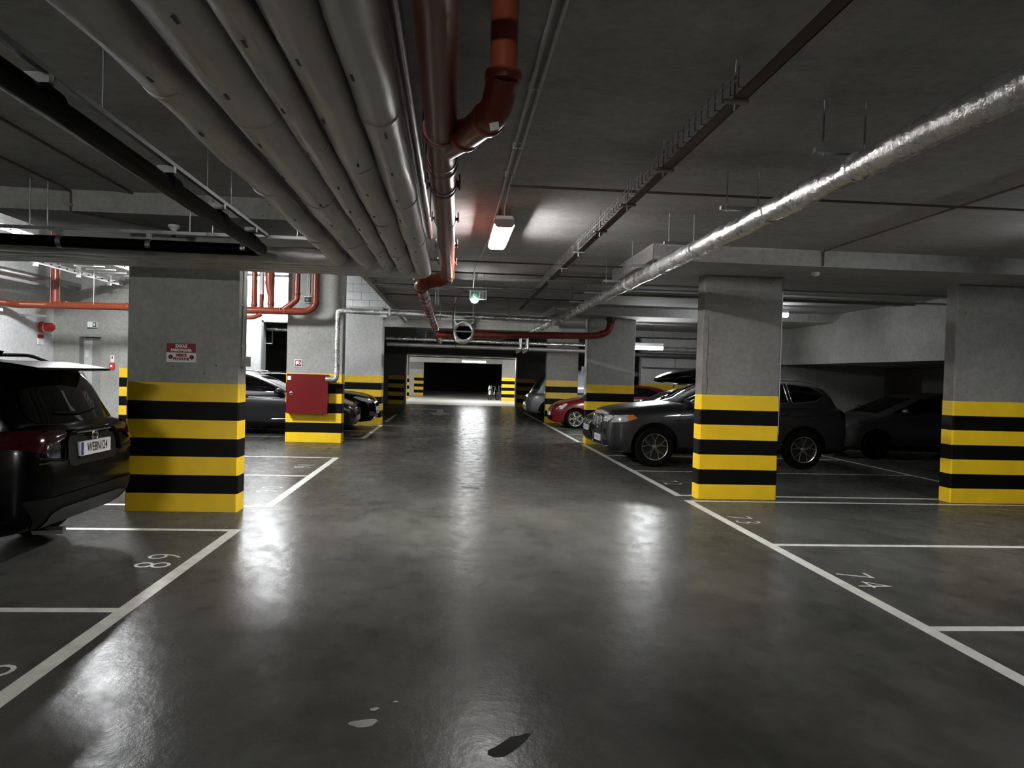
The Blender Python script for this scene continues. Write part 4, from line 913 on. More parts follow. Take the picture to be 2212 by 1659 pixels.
    def plate(s, end, z, txt, y=0, w=.52, h=.114, tilt=0, off=.012):
        sg = 1 if end == 'F' else -1
        p = s.pos(y, z, end, 0); x = p.x+sg*off
        m = MB(); m.box(min(x, x-sg*.03), max(x, x-sg*.03), y-w/2, y+w/2, z-h/2, z+h/2); o = m.build('number_plate', 'plate', s.t, smooth=0)
        right = (0, 1, 0) if sg > 0 else (0, -1, 0)
        put_text('plate_text', txt, h*.92, 'plate_ink', o, frame((x+sg*.0015, y+(.02 if sg > 0 else -.02), z), right, (0, 0, 1)), .0015, .78)
        e = y-sg*(w/2-.022)
        m = MB(); m.box(min(x, x+sg*.001), max(x, x+sg*.001), e-.02, e+.02, z-h/2+.004, z+h/2-.004); m.build('plate_band', 'plate_blue', o, smooth=0)
        m = MB(); m.box(min(x-sg*.03, x-sg*.002), max(x-sg*.03, x-sg*.002), y-w/2-.008, y+w/2+.008, z-h/2-.012, z-h/2+.002); m.build('plate_holder', 'trim', o, smooth=0)
        return o
    def side_glass(s, polys, trim=None, r=.03):
        for pj in ('L', 'R'):
            for p in polys:
                g = s.patch(p, pj, 'side_window', 'glass', .006, r)
                if trim: s.strip(rpoly(p, r), pj, 'window_trim', trim, .007, .008, True, g)
    def sill(s, mat='trim', z0=None, z1=None):
        a, b = min(s.axles)+s.wr*1.15, max(s.axles)-s.wr*1.15; zb = s.bot(0)
        for pj in ('L', 'R'): s.patch([(a, zb+.01), (b, zb+.01), (b, zb+.12), (a, zb+.12)], pj, 'sill', mat, .012)
    def seams(s, lines):
        for pj in ('L', 'R'):
            for ln in lines: s.strip(ln, pj, 'panel_gap', 'seam', .004, .001)
def mirror_poly(p): return [(-a, b) for a, b in p][::-1]

# ---- black SUV, tail towards the aisle (left foreground)
c = Car('black_suv', 'black SUV parked tail-out in the left foreground', 'car', (-5.27, 6.53, 0), PI, 4.6, 1.855, 1.685,
        [(-2.30, .74), (-2.28, .98), (-2.22, 1.10), (-2.0, 1.15), (-1.2, 1.13), (.9, 1.10), (1.2, 1.07), (2.0, .98), (2.22, .88), (2.30, .68)],
        [(-2.30, .58), (-2.24, .44), (-2.1, .34), (-1.7, .28), (0, .25), (1.9, .25), (2.2, .3), (2.30, .42)],
        [(-2.30, .66), (-2.26, .78), (-2.15, .87), (-1.8, .91), (-1.2, .925), (1.2, .925), (1.8, .90), (2.1, .83), (2.25, .74), (2.30, .6)],
        [(-2.27, 1.08), (-2.13, 1.30), (-2.00, 1.52), (-1.93, 1.585), (-1.5, 1.63), (-.8, 1.66), (0, 1.62), (.35, 1.52), (1.15, 1.08)], (-1.38, 1.31), .36, 'paint_black', tum=.30)
c.wheels('five', 'rim_dark'); c.arch_trim(); c.sill()
c.side_glass([[(.75, 1.16), (.25, 1.50), (-.15, 1.56), (-.15, 1.14)], [(-.22, 1.14), (-.22, 1.56), (-1.05, 1.56), (-1.05, 1.16)], [(-1.12, 1.18), (-1.12, 1.55), (-1.55, 1.50), (-1.80, 1.28), (-1.75, 1.20)]], 'trim')
c.patch([(-.60, 1.14), (.60, 1.14), (.66, 1.22), (.56, 1.48), (.48, 1.52), (-.48, 1.52), (-.56, 1.48), (-.66, 1.22)], 'B', 'rear_window', 'glass', .007, .05)
for sg in (1, -1):
    p = [(.88, .98), (.84, 1.06), (.60, 1.09), (.40, 1.065), (.40, 1.03), (.62, 1.0), (.74, .93)]
    c.patch(p if sg > 0 else mirror_poly(p), 'B', 'tail_lamp', 'tail', .014, .02)
    c.patch([(-2.24, 1.0), (-1.88, 1.04), (-1.86, 1.08), (-2.22, 1.10)], 'L' if sg > 0 else 'R', 'tail_lamp', 'tail', .014, .02)
c.patch([(-.40, .80), (.40, .80), (.44, 1.02), (-.44, 1.02)], 'B', 'plate_recess', 'trim', .004, .05)
c.strip([(-.47, .86), (-.44, 1.0), (-.36, 1.065), (.36, 1.065), (.44, 1.0), (.47, .86)], 'B', 'hatch_trim', 'paint_black', .022, .012)
c.strip([(-.30, 1.055), (.30, 1.055)], 'B', 'chrome_strip', 'chrome', .008, .03)
c.strip([(-.78, .86), (.78, .86)], 'B', 'panel_gap', 'seam', .006, .002)
c.strip([(-.47, .86), (-.78, .90)], 'B', 'lower_crease', 'paint_black', .012, .004); c.strip([(.47, .86), (.78, .90)], 'B', 'lower_crease', 'paint_black', .012, .004)
c.patch([(-.80, .46), (-.72, .36), (.72, .36), (.80, .46), (.86, .60), (-.86, .60)], 'B', 'bumper_plastic', 'trim', .010, .03)
c.patch([(-.58, .355), (.58, .355), (.64, .47), (.50, .50), (-.50, .50), (-.64, .47)], 'B', 'skid_plate', 'skid', .020, .03)
c.plate('B', .925, 'WE8N124', w=.52, off=.03)
for k, (ry, rz) in enumerate(((.055, .038), (.028, .038), (.055, .018))):
    m = MB(); p0 = c.pos(0, 1.025, 'B', .02); m.tube([(p0.x-.01, ry*math.cos(a), 1.02+rz*math.sin(a)) for a in [2*PI*j/24 for j in range(24)]], .004, 6, closed=True); m.build('emblem_ring', 'chrome', c.t)
put_text('badge_text', 'HYBRID', .045, 'chrome', c.t, frame((c.pos(.60, .985, 'B', .008).x-.004, .60, .965), (0, -1, 0), (0, 0, 1)), .001)
m = MB(); m.prism([(-1.75, 1.625), (-1.98, 1.60), (-2.14, 1.575), (-2.15, 1.555), (-2.0, 1.545), (-1.85, 1.56)], 'xz', -.60, .60); m.build('roof_spoiler', 'paint_black', c.t, smooth=25)
c.strip([(-.25, 1.225), (.10, 1.20), (.38, 1.215)], 'B', 'rear_wiper', 'trim', .012, .02)
m = MB(); m.prism([(-1.28, 1.63), (-1.50, 1.62), (-1.55, 1.70), (-1.48, 1.715)], 'xz', -.022, .022); m.build('shark_fin_aerial', 'paint_black', c.t, smooth=30)
for sg in (1, -1):
    m = MB(); m.tube(round_path([(.2, sg*.60, 1.60), (.05, sg*.60, 1.66), (-1.45, sg*.60, 1.675), (-1.62, sg*.60, 1.61)], .06), .016, 8); m.build('roof_rail', 'chrome', c.t, smooth=60)
c.mirror(.72, 1.15); c.handles((-.05, -.95), 1.0); c.seams([[(.85, .4), (.85, 1.08)], [(-.18, .32), (-.18, 1.12)], [(-1.0, .75), (-1.08, 1.12)]])
c.patch([(-.66, .70), (.66, .70), (.72, .92), (-.72, .92)], 'F', 'grille', 'trim', .006, .05)
for sg in (1, -1): c.patch([(sg*.5, .86), (sg*.86, .92), (sg*.84, .98), (sg*.5, .94)][::sg], 'F', 'headlamp', 'lens_dark', .008, .02)
c.patch([(-.62, 1.14), (.62, 1.14), (.54, 1.50), (-.54, 1.50)], 'F', 'windscreen', 'glass', .006, .05)
m = MB(); m.cyl((-2.05, .45, .30), (-2.28, .45, .31), .03, 14); m.build('exhaust_pipe', 'chrome', c.t)

# ---- grey SUV facing the aisle (right)
c = Car('grey_suv', 'grey metallic SUV with amber indicators behind the right-hand striped column', 'car', (5.19, 14.40, 0), PI, 4.65, 1.88, 1.67,
        [(-2.32, .80), (-2.27, 1.06), (-2.1, 1.18), (-1.5, 1.22), (-.5, 1.19), (.9, 1.17), (1.2, 1.15), (1.7, 1.09), (2.08, 1.03), (2.24, .985), (2.30, .90), (2.32, .78)],
        [(-2.32, .52), (-2.2, .35), (-1.9, .28), (0, .25), (1.9, .24), (2.2, .26), (2.29, .32), (2.32, .40)],
        [(-2.32, .66), (-2.25, .80), (-1.9, .90), (-1.2, .94), (1.0, .94), (1.7, .93), (2.05, .885), (2.2, .83), (2.29, .74), (2.32, .65)],
        [(-2.28, 1.06), (-2.10, 1.38), (-2.0, 1.50), (-1.9, 1.57), (-1.4, 1.63), (-.6, 1.68), (-.1, 1.66), (.25, 1.58), (1.10, 1.14)], (-1.39, 1.445), .372, 'paint_grey', tum=.31, arch=1.19, crown=.045)
c.wheels('double', 'rim_edge', rr=.66); c.sill()
c.side_glass([[(.85, 1.22), (.20, 1.55), (-.10, 1.595), (-.12, 1.21)], [(-.18, 1.21), (-.16, 1.60), (-1.0, 1.59), (-1.08, 1.23)], [(-1.15, 1.23), (-1.07, 1.585), (-1.55, 1.54), (-1.82, 1.40), (-1.62, 1.28)]], 'chrome')
c.patch([(-.64, 1.20), (.64, 1.20), (.58, 1.34), (.52, 1.55), (-.52, 1.55), (-.58, 1.34)], 'F', 'windscreen', 'glass', .007, .05)
for sg in (1, -1):
    q = [(.42, .80), (.72, .80), (.80, .88), (.78, .93), (.46, .92)]
    o = c.patch(q if sg > 0 else mirror_poly(q), 'F', 'headlamp', 'lens', .010, .02)
    c.strip(q, 'F', 'lamp_bezel', 'seam', .006, .008, True, o) if sg > 0 else c.strip(mirror_poly(q), 'F', 'lamp_bezel', 'seam', .006, .008, True, o)
    c.patch([(2.24, .80), (1.98, .82), (1.78, .89), (1.86, .95), (2.20, .93)], 'L' if sg > 0 else 'R', 'headlamp', 'lens', .011, .015)
    c.patch([(1.95, .83), (1.78, .89), (1.86, .95), (1.95, .945)], 'L' if sg > 0 else 'R', 'indicator', 'amber', .014, .015)
    for y_ in (.52, .64):
        p0 = c.pos(sg*y_, .86, 'F', .0); m = MB(); m.lathe([(0, .012), (.03, .010), (.042, 0)], (p0.x, sg*y_, .855), 'x', 18); m.build('lamp_bulb', 'chrome', o)
    kp = [(.03, .72), (.055, .68), (.26, .69), (.31, .75), (.30, .89), (.27, .915), (.07, .91), (.035, .87)]
    kp = kp if sg > 0 else mirror_poly(kp)
    o = c.patch(kp, 'F', 'kidney_grille', 'trim', .012, .02); c.strip(rpoly(kp, .03), 'F', 'grille_frame', 'chrome', .013, .014, True, o)
    for k in range(6): c.strip([(sg*(.075+k*.042), .71), (sg*(.072+k*.042), .89)], 'F', 'grille_slat', 'zinc', .005, .016, False, o)
    p0 = c.pos(sg*.60, .62, 'F', 0); m = MB(); m.lathe([(.055, .0), (.06, .022), (.048, .02), (.040, .004), (0, .002)], (p0.x-.008, sg*.60, .615), 'x', 22); m.build('fog_lamp', 'trim', c.t)
    q = [(.40, .36), (.74, .40), (.70, .47), (.46, .46)]; c.patch(q if sg > 0 else mirror_poly(q), 'F', 'air_intake', 'trim', .010, .02)
    c.strip([(sg*.34, .56), (sg*.42, .40), (sg*.50, .335), (sg*.74, .36)], 'F', 'skid_edge', 'skid', .016, .012)
    c.patch([(1.30, .93), (1.02, .955), (.98, .975), (1.22, .965)][::1], 'L' if sg > 0 else 'R', 'side_vent', 'chrome', .010)
c.patch([(-.36, .36), (.36, .36), (.40, .52), (-.40, .52)], 'F', 'lower_grille', 'trim', .010, .02)
c.patch([(-.30, .575), (.30, .575), (.34, .64), (-.34, .64)], 'F', 'lower_grille', 'trim', .010, .02)
c.strip([(-.40, .335), (.40, .335)], 'F', 'skid_edge', 'skid', .018, .012)
c.plate('F', .47, 'WX 4217A', off=.035)
m = MB(); p0 = c.pos(0, .945, 'F', 0); m.ellipsoid((p0.x-.02, 0, .945), (.03, .04, .035)); m.build('emblem', 'chrome', c.t, smooth=60)
c.strip([(2.2, .80), (1.9, .785), (1.86, .74)], 'L', 'panel_gap', 'seam', .005, .002)
c.mirror(.74, 1.20); c.handles((-.0, -.98), 1.02)
c.seams([[(1.02, .36), (1.03, .8), (.96, 1.07)], [(-.15, .32), (-.15, 1.13)], [(-.95, .75), (-1.12, 1.15)]])
c.strip([(1.1, .86), (.3, .93), (-1.6, 1.0), (-2.2, 1.0)], 'L', 'shoulder_crease', 'paint_grey', .012, .0)
for sg in (1, -1): m = MB(); m.tube(round_path([(-.05, sg*.58, 1.60), (-.15, sg*.58, 1.665), (-1.5, sg*.58, 1.655), (-1.8, sg*.58, 1.57)], .06), .014, 8); m.build('roof_rail', 'zinc', c.t, smooth=60)
for sg in (1, -1):
    q = [(.55, .98), (.82, 1.0), (.78, 1.10), (.55, 1.09)]; c.patch(q if sg > 0 else mirror_poly(q), 'B', 'tail_lamp', 'tail', .01, .02)
c.patch([(-.58, 1.14), (.58, 1.14), (.50, 1.48), (-.50, 1.48)], 'B', 'rear_window', 'glass', .007, .05)

# ---- blue-black hatchback with roof box
c = Car('black_hatchback', 'blue-black hatchback carrying a roof box between the grey SUV and the red car', 'car', (5.20, 16.55, 0), PI, 4.35, 1.79, 1.47,
        [(-2.17, .78), (-2.12, .95), (-1.9, 1.02), (-1.0, 1.00), (.8, .98), (1.2, .94), (1.75, .86), (2.05, .76), (2.17, .60)],
        [(-2.17, .45), (-2.05, .28), (-1.7, .20), (0, .18), (1.8, .18), (2.05, .20), (2.14, .28), (2.17, .38)],
        [(-2.17, .64), (-2.08, .76), (-1.7, .86), (-1.0, .89), (1.2, .885), (1.7, .86), (1.98, .77), (2.1, .66), (2.17, .52)],
        [(-2.12, .96), (-1.95, 1.20), (-1.75, 1.36), (-1.2, 1.44), (-.4, 1.47), (.05, 1.43), (.35, 1.34), (1.25, .94)], (-1.27, 1.31), .315, 'paint_blue')
c.wheels('many', 'rim_dark'); c.sill()
c.side_glass([[(.85, 1.03), (.30, 1.30), (-.12, 1.38), (-.12, 1.02)], [(-.2, 1.02), (-.2, 1.38), (-.95, 1.36), (-1.0, 1.04)], [(-1.07, 1.05), (-1.03, 1.35), (-1.45, 1.27), (-1.5, 1.12)]])
c.patch([(-.58, 1.0), (.58, 1.0), (.50, 1.34), (-.50, 1.34)], 'F', 'windscreen', 'glass', .007, .05)
for sg in (1, -1):
    q = [(.42, .66), (.66, .68), (.74, .76), (.60, .76), (.45, .70)]; c.patch(q if sg > 0 else mirror_poly(q), 'F', 'headlamp', 'lens', .010, .02)
    c.patch([(2.05, .66), (1.75, .74), (1.62, .79), (1.9, .76)], 'L' if sg > 0 else 'R', 'headlamp', 'lens', .010, .012)
c.patch([(-.38, .60), (.38, .60), (.40, .69), (-.40, .69)], 'F', 'grille', 'trim', .008, .03); c.strip(rpoly([(-.38, .60), (.38, .60), (.40, .69), (-.40, .69)], .03), 'F', 'grille_frame', 'chrome', .008, .012, True)
c.patch([(-.55, .28), (.55, .28), (.52, .44), (-.52, .44)], 'F', 'lower_grille', 'trim', .008, .03)
c.plate('F', .52, 'WPI 8 1K', off=.03)
c.mirror(.72, 1.04); c.handles((-.02, -.9), .88); c.seams([[(.98, .3), (.98, .95)], [(-.16, .25), (-.16, 1.0)]])
for x in (.05, -.75):
    m = MB(); m.tube([(x, -.56, 1.44), (x, -.50, 1.515), (x, .50, 1.515), (x, .56, 1.44)], .016, 8); m.build('roof_bar', 'zinc', c.t)
# the roof box rests on the bars: a thing of its own
t = thing('roof_box', 'long glossy black roof box on the blue-black hatchback', 'roof box', (5.70, 16.55, 1.53), None, True, PI)
def box_loft(keys_w, keys_t, keys_b, x0, x1, seam):
    fw, ft, fb = pchip(keys_w), pchip(keys_t), pchip(keys_b); m = MB(); V = []; n = 20; N = 40
    for i in range(N):
        x = x0+(x1-x0)*i/(N-1); w_, zt, zb = fw(x), ft(x), fb(x)
        for k in range(n):
            a = 2*PI*k/n; ca, sa = math.cos(a), math.sin(a); e = .55
            V.append((x, w_*math.copysign(abs(ca)**e, ca), (zt+zb)/2+(zt-zb)/2*math.copysign(abs(sa)**e, sa)))
    Fc = [(i*n+k, i*n+(k+1) % n, (i+1)*n+(k+1) % n, (i+1)*n+k) for i in range(N-1) for k in range(n)]+[tuple(range(n)), tuple((N-1)*n+k for k in range(n-1, -1, -1))]
    m.add(V, Fc); return m
m = box_loft([(-1.1, .28), (-.9, .36), (0, .39), (.7, .36), (1.0, .29), (1.12, .20), (1.15, .12)], [(-1.1, .33), (-.7, .42), (-.1, .40), (.4, .34), (.8, .26), (1.05, .17), (1.15, .11)], [(-1.1, .12), (-.8, .02), (0, .0), (.7, .0), (1.0, .015), (1.12, .035), (1.15, .05)], -1.1, 1.15, 0)
m.build('box_shell', 'paint_black', t, smooth=60)
m = MB(); m.tube([(-1.08, .34, .15), (0, .398, .14), (.7, .345, .10), (1.1, .16, .07)], .006, 6); m.build('lid_seam', 'zinc', t)
m = MB(); m.box(.12, .32, .385, .394, .235, .25); m.build('side_emblem', 'galv', t, smooth=0)

# ---- red hatchback
c = Car('red_hatchback', 'small red hatchback with round-holed alloy wheels', 'car', (5.17, 24.0, 0), PI, 4.06, 1.72, 1.44,
        [(-2.03, .78), (-1.98, .95), (-1.8, 1.03), (-1.0, 1.02), (.5, .97), (.95, .95), (1.35, .89), (1.72, .78), (1.95, .62), (2.03, .50)],
        [(-2.03, .42), (-1.9, .26), (-1.6, .20), (0, .18), (1.6, .18), (1.9, .18), (2.0, .24), (2.03, .34)],
        [(-2.03, .60), (-1.95, .72), (-1.6, .82), (-1.0, .855), (1.1, .855), (1.5, .82), (1.8, .71), (1.95, .58), (2.03, .40)],
        [(-2.0, .95), (-1.85, 1.16), (-1.7, 1.28), (-1.2, 1.40), (-.4, 1.44), (.0, 1.40), (.3, 1.30), (1.05, .94)], (-1.22, 1.29), .31, 'paint_red')
c.wheels('rings', 'rim', rr=.74); c.sill('trim')
c.side_glass([[(.72, 1.02), (.22, 1.27), (-.35, 1.36), (-.4, 1.03)], [(-.48, 1.04), (-.44, 1.355), (-1.05, 1.31), (-1.42, 1.17), (-1.25, 1.08)]])
c.patch([(-.56, 1.0), (.56, 1.0), (.48, 1.30), (-.48, 1.30)], 'F', 'windscreen', 'glass', .007, .05)
for sg in (1, -1):
    pj = 'L' if sg > 0 else 'R'
    q = rpoly([(1.80, .60), (1.72, .60), (1.53, .76), (1.56, .80), (1.68, .75)], .05, 5); o = c.patch(q, pj, 'headlamp', 'lens', .010); c.strip(q, pj, 'lamp_bezel', 'chrome', .006, .01, True, o)
    c.patch([(.78, .72), (.70, .72), (.68, .84), (.80, .84)], pj, 'fender_decal', 'signwhite', .008, .03)
    c.strip([(.2, .90), (-1.1, .97)], pj, 'door_stripe', 'signwhite', .014, .0)
c.patch([(-.10, .40), (.10, .40), (.17, .62), (0, .66), (-.17, .62)], 'F', 'shield_grille', 'trim', .010, .03); c.strip([(-.10, .40), (.10, .40), (.17, .62), (0, .66), (-.17, .62)], 'F', 'grille_frame', 'chrome', .010, .012, True)
c.patch([(-.50, .25), (.50, .25), (.46, .35), (-.46, .35)], 'F', 'lower_grille', 'trim', .008, .03)
c.plate('F', .46, 'WA 9152F', y=.28, w=.5, off=.05)
c.mirror(.62, 1.02); c.handles((-.2,), .90); c.seams([[(.78, .28), (.80, .93)], [(-.45, .28), (-.45, 1.0)]])
for sg in (1, -1): m = MB(); p0 = c.pos(sg*.68, .86, 'B', 0); m.lathe([(.09, 0), (.08, -.02), (0, -.03)], (p0.x, sg*.62, .87), 'x', 18); m.build('tail_lamp', 'tail', c.t)

# ---- silver-blue van behind the red car
c = Car('silver_van', 'boxy silver-blue van with glinting front behind the red hatchback', 'van', (5.12, 28.3, 0), PI, 4.7, 1.86, 1.95,
        [(-2.35, .95), (-2.3, 1.1), (-2.1, 1.12), (1.0, 1.10), (1.6, 1.06), (2.1, .98), (2.28, .86), (2.35, .66)],
        [(-2.35, .40), (-2.2, .28), (-1.8, .25), (0, .24), (1.9, .25), (2.25, .3), (2.35, .42)],
        [(-2.35, .84), (-2.25, .90), (-1.2, .93), (1.4, .93), (1.9, .89), (2.2, .78), (2.35, .6)],
        [(-2.34, 1.08), (-2.32, 1.70), (-2.28, 1.84), (-2.1, 1.92), (-.5, 1.95), (1.2, 1.93), (1.58, 1.84), (1.92, 1.40), (2.16, 1.0)], (-1.45, 1.50), .325, 'paint_silver', tum=.10)
c.wheels('many', 'rim'); c.arch_trim(); c.sill()
c.side_glass([[(1.72, 1.16), (1.45, 1.66), (.75, 1.72), (.7, 1.16)], [(-.15, 1.16), (-.15, 1.70), (-.9, 1.70), (-.9, 1.16)], [(-1.2, 1.16), (-1.2, 1.70), (-2.0, 1.70), (-2.0, 1.16)]], 'trim', .06)
c.patch([(-.72, 1.14), (.72, 1.14), (.68, 1.80), (-.68, 1.80)], 'F', 'windscreen', 'glass', .007, .06)
for sg in (1, -1):
    q = [(.46, .70), (.78, .72), (.80, .94), (.56, .92)]; c.patch(q if sg > 0 else mirror_poly(q), 'F', 'headlamp', 'lens', .01, .04)
    m = MB(); m.box(1.55, 1.67, min(sg*.98, sg*1.18), max(sg*.98, sg*1.18), 1.20, 1.46); m.build('door_mirror', 'chrome', c.t, smooth=0)
    c.strip([(sg*.80, 1.12), (sg*.76, 1.4), (sg*.72, 1.78)], 'F', 'windscreen_pillar', 'chrome', .030, .0)
c.patch([(-.44, .66), (.44, .66), (.46, .84), (-.46, .84)], 'F', 'grille', 'chrome', .008, .03); c.patch([(-.60, .36), (.60, .36), (.62, .56), (-.62, .56)], 'F', 'bumper', 'chrome', .012, .04)
c.strip([(1.7, 1.0), (.3, 1.03)], 'L', 'shoulder_crease', 'chrome', .012, .002); c.handles((.35, -.2), 1.0); c.seams([[(1.3, .3), (1.3, 1.1)], [(.25, .3), (.25, 1.75)]])
c.plate('F', .48, 'WB 3306K', off=.03)

# ---- dim hatchback in the back row on the right
c = Car('dim_hatchback', 'dim grey hatchback in the shade of the back row at the right', 'car', (10.65, 16.5, 0), PI, 4.4, 1.78, 1.47,
        [(-2.2, .85), (-2.15, 1.02), (-1.9, 1.08), (-1.0, 1.04), (.8, .98), (1.2, .95), (1.75, .86), (2.08, .74), (2.2, .58)],
        [(-2.2, .45), (-2.05, .28), (-1.7, .20), (0, .18), (1.8, .18), (2.08, .20), (2.17, .28), (2.2, .38)],
        [(-2.2, .64), (-2.1, .76), (-1.7, .86), (-1.0, .88), (1.2, .88), (1.7, .85), (2.0, .75), (2.12, .62), (2.2, .48)],
        [(-2.17, 1.02), (-2.0, 1.20), (-1.6, 1.36), (-1.0, 1.44), (-.4, 1.47), (.1, 1.44), (.5, 1.33), (1.55, .90)], (-1.3, 1.36), .31, 'paint_mid')
c.wheels('many', 'rim_dark'); c.sill()
c.side_glass([[(1.0, 1.02), (.35, 1.30), (-.12, 1.39), (-.12, 1.03)], [(-.2, 1.03), (-.2, 1.39), (-1.0, 1.36), (-1.1, 1.07)]])
c.patch([(-.58, 1.0), (.58, 1.0), (.50, 1.34), (-.50, 1.34)], 'F', 'windscreen', 'glass', .007, .05)
for sg in (1, -1):
    c.patch([(2.08, .62), (1.78, .68), (1.55, .80), (1.85, .76)], 'L' if sg > 0 else 'R', 'headlamp', 'lens_dark', .010, .012)
    q = [(.5, .30), (.70, .32), (.66, .42), (.5, .40)]; c.patch(q if sg > 0 else mirror_poly(q), 'F', 'fog_lamp', 'lens', .010, .02)
c.patch([(-.5, .26), (.5, .26), (.46, .42), (-.46, .42)], 'F', 'lower_grille', 'trim', .008, .03); c.plate('F', .5, 'WE 5J201', off=.03)
c.mirror(.78, 1.06); c.handles((-.02, -.9), .9); c.seams([[(.98, .3), (.98, .95)], [(-.16, .25), (-.16, 1.0)]])

# ---- dark grey estate car behind the hydrant column (left)
c = Car('dark_estate_car', 'dark grey estate car behind the column with the red cabinet', 'car', (-4.72, 19.55, 0), 0, 4.65, 1.82, 1.54,
        [(-2.32, .88), (-2.27, 1.04), (-2.0, 1.09), (-1.0, 1.06), (.8, 1.02), (1.2, .99), (1.8, .90), (2.15, .78), (2.32, .60)],
        [(-2.32, .45), (-2.15, .30), (-1.8, .22), (0, .20), (1.9, .20), (2.2, .22), (2.29, .30), (2.32, .40)],
        [(-2.32, .68), (-2.2, .80), (-1.8, .88), (-1.0, .91), (1.3, .905), (1.8, .88), (2.1, .79), (2.25, .66), (2.32, .50)],
        [(-2.28, 1.02), (-2.12, 1.30), (-1.95, 1.44), (-1.3, 1.52), (-.7, 1.545), (-.25, 1.51), (.10, 1.40), (1.05, 1.0)], (-1.35, 1.40), .33, 'paint_dgrey')
c.wheels('many', 'rim'); c.sill()
c.side_glass([[(.62, 1.07), (.07, 1.33), (-.40, 1.44), (-.43, 1.06)], [(-.56, 1.06), (-.53, 1.445), (-1.25, 1.42), (-1.30, 1.09)], [(-1.37, 1.1), (-1.33, 1.41), (-1.80, 1.34), (-1.92, 1.16)]])
c.patch([(-.60, 1.04), (.60, 1.04), (.52, 1.42), (-.52, 1.42)], 'F', 'windscreen', 'glass', .007, .05)
for sg in (1, -1):
    pj = 'L' if sg > 0 else 'R'
    c.patch([(2.22, .62), (1.92, .68), (1.72, .80), (1.98, .78)], pj, 'headlamp', 'lens', .010, .02)
    q = [(.50, .32), (.72, .34), (.70, .46), (.54, .44)]; c.patch(q if sg > 0 else mirror_poly(q), 'F', 'fog_lamp', 'lens_dark', .010, .02)
    c.strip([(.95, .42), (.35, .40)], pj, 'rubbing_strip', 'chrome', .008, .004); c.strip([(.95, .88), (-1.9, .94)], pj, 'shoulder_crease', 'paint_dgrey', .012, .0); c.strip([(1.0, 1.045), (-1.1, 1.075)], pj, 'belt_trim', 'chrome', .008, .006)
    m = MB(); m.tube(round_path([(0, sg*.56, 1.49), (-.12, sg*.56, 1.56), (-1.6, sg*.56, 1.55), (-1.8, sg*.56, 1.46)], .06), .014, 8); m.build('roof_rail', 'chrome', c.t, smooth=60)
c.patch([(-.48, .50), (.48, .50), (.52, .66), (-.52, .66)], 'F', 'grille', 'trim', .008, .03); c.strip(rpoly([(-.48, .50), (.48, .50), (.52, .66), (-.52, .66)], .03), 'F', 'grille_frame', 'chrome', .010, .012, True)
c.plate('F', .44, 'WY 20915', off=.03); c.mirror(.52, 1.07); c.handles((-.32, -1.2), .93); c.seams([[(.80, .34), (.84, .97)], [(-.50, .28), (-.50, 1.05)], [(-1.1, .7), (-1.3, 1.07)]])

# ---- black crossover beyond it
c = Car('black_crossover', 'glossy black car with slim headlamps nearest the pale column on the left', 'car', (-4.36, 21.65, 0), 0, 4.5, 1.82, 1.56,
        [(-2.25, .9), (-2.2, 1.06), (-2.0, 1.11), (-1.0, 1.08), (.8, 1.06), (1.2, 1.04), (1.75, .98), (2.06, .89), (2.2, .76), (2.25, .62)],
        [(-2.25, .45), (-2.1, .32), (-1.8, .25), (0, .22), (1.8, .22), (2.1, .24), (2.21, .34), (2.25, .46)],
        [(-2.25, .66), (-2.15, .78), (-1.8, .88), (-1.0, .91), (1.3, .905), (1.7, .88), (2.0, .80), (2.15, .68), (2.25, .52)],
        [(-2.22, 1.04), (-2.1, 1.28), (-1.9, 1.44), (-1.2, 1.53), (-.4, 1.56), (.1, 1.52), (.45, 1.41), (1.3, 1.02)], (-1.3, 1.36), .335, 'paint_black')
c.wheels('many', 'rim_dark'); c.arch_trim(); c.sill()
c.side_glass([[(.95, 1.11), (.42, 1.36), (-.05, 1.46), (-.08, 1.10)], [(-.16, 1.10), (-.14, 1.46), (-1.05, 1.44), (-1.12, 1.12)]])
c.patch([(-.60, 1.08), (.60, 1.08), (.52, 1.44), (-.52, 1.44)], 'F', 'windscreen', 'glass', .007, .05)
for sg in (1, -1):
    pj = 'L' if sg > 0 else 'R'; q = [(2.16, .74), (1.9, .80), (1.66, .90), (1.74, .92), (2.08, .86)]; o = c.patch(q, pj, 'headlamp', 'lens', .010, .02)
    q = [(.45, .76), (.74, .80), (.74, .86), (.48, .82)]; c.patch(q if sg > 0 else mirror_poly(q), 'F', 'headlamp', 'lens', .010, .02)
    q = [(.52, .36), (.74, .40), (.72, .52), (.56, .50)]; c.patch(q if sg > 0 else mirror_poly(q), 'F', 'fog_lamp', 'lens_dark', .010, .02)
c.patch([(-.44, .52), (.44, .52), (.5, .74), (-.5, .74)], 'F', 'grille', 'lens_dark', .008, .03); c.plate('F', .50, 'WPR 61AC', off=.03)
c.strip([(-.55, .33), (.55, .33)], 'F', 'skid_edge', 'chrome', .012, .008)
c.mirror(.84, 1.10); c.handles((0, -1.0), .96); c.seams([[(1.08, .34), (1.1, 1.0)], [(-.12, .28), (-.12, 1.08)]])
m = MB(); m.prism([(-1.45, 1.50), (-1.62, 1.49), (-1.66, 1.57), (-1.60, 1.58)], 'xz', -.02, .02); m.build('shark_fin_aerial', 'paint_black', c.t, smooth=30)

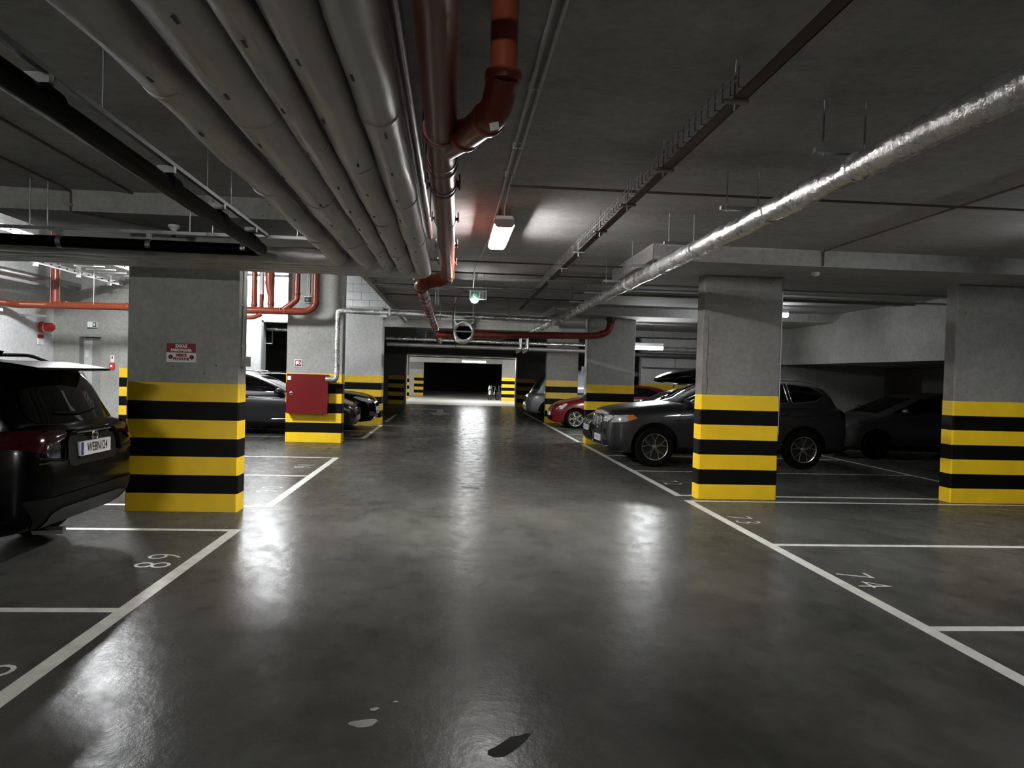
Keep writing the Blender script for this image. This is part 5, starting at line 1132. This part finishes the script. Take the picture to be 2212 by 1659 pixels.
# ---- bicycles in the far room
def bicycle(label, loc, rotz, bag):
    t = thing('bicycle', label, 'bicycle', loc, 'bicycles in the far room', True, rotz)
    R = .34
    for x in (-.52, .52):
        m = MB(); m.tube([(x+R*math.cos(2*PI*k/32), 0, R+R*math.sin(2*PI*k/32)*.985) for k in range(32)], .020, 8, closed=True); w = m.build('wheel', 'tyre', t, smooth=60)
        m = MB()
        m.tube([(x+(R-.03)*math.cos(2*PI*k/32), 0, R+(R-.03)*math.sin(2*PI*k/32)) for k in range(32)], .012, 6, closed=True)
        for k in range(12): a = 2*PI*k/12; m.cyl((x, 0, R), (x+(R-.03)*math.cos(a), 0, R+(R-.03)*math.sin(a)), .002, 4)
        m.build('rim_and_spokes', 'chrome', w)
    B_, S_, H_, Rr, Fr = (-.05, 0, .30), (-.20, 0, .86), (.36, 0, .88), (-.52, 0, R), (.52, 0, R)
    m = MB()
    for a, b in ((B_, S_), (S_, H_), (B_, H_), (B_, Rr), (S_, Rr)): m.cyl(a, b, .017, 8)
    m.build('frame', 'chrome', t)
    m = MB(); m.cyl((.34, 0, .95), H_, .016, 8); m.cyl((.38, .03, .80), (.52, .05, R), .013, 8); m.cyl((.38, -.03, .80), (.52, -.05, R), .013, 8); m.build('fork', 'chrome', t)
    m = MB(); m.tube(round_path([(.26, -.30, 1.04), (.36, -.16, 1.02), (.36, .16, 1.02), (.26, .30, 1.04)], .06), .014, 8); m.build('handlebar', 'dark', t, smooth=60)
    m = MB(); m.ellipsoid((-.24, 0, .96), (.14, .08, .035)); m.build('saddle', 'dark', t, smooth=60)
    m = MB(); m.cyl((-.24, 0, .95), S_, .014, 8); m.build('seat_post', 'chrome', t)
    m = MB(); m.lathe([(.07, -.006), (.09, -.006), (.09, .006), (.07, .006)], (-.05, -.03, .30), 'y', 20, closed=True); m.build('crankset', 'zinc', t)
    if bag: m = MB(); m.ellipsoid((.30, -.16, .62), (.12, .10, .30)); m.build('white_bag', 'signwhite', t, smooth=60)
bicycle('bicycle with a white bag, left one of the two in the far room', (2.75, 49.2, 0), PI/2+2.6, True)
bicycle('bare bicycle leaning nearest the far striped column', (3.15, 48.6, 0), PI/2+2.75, False)
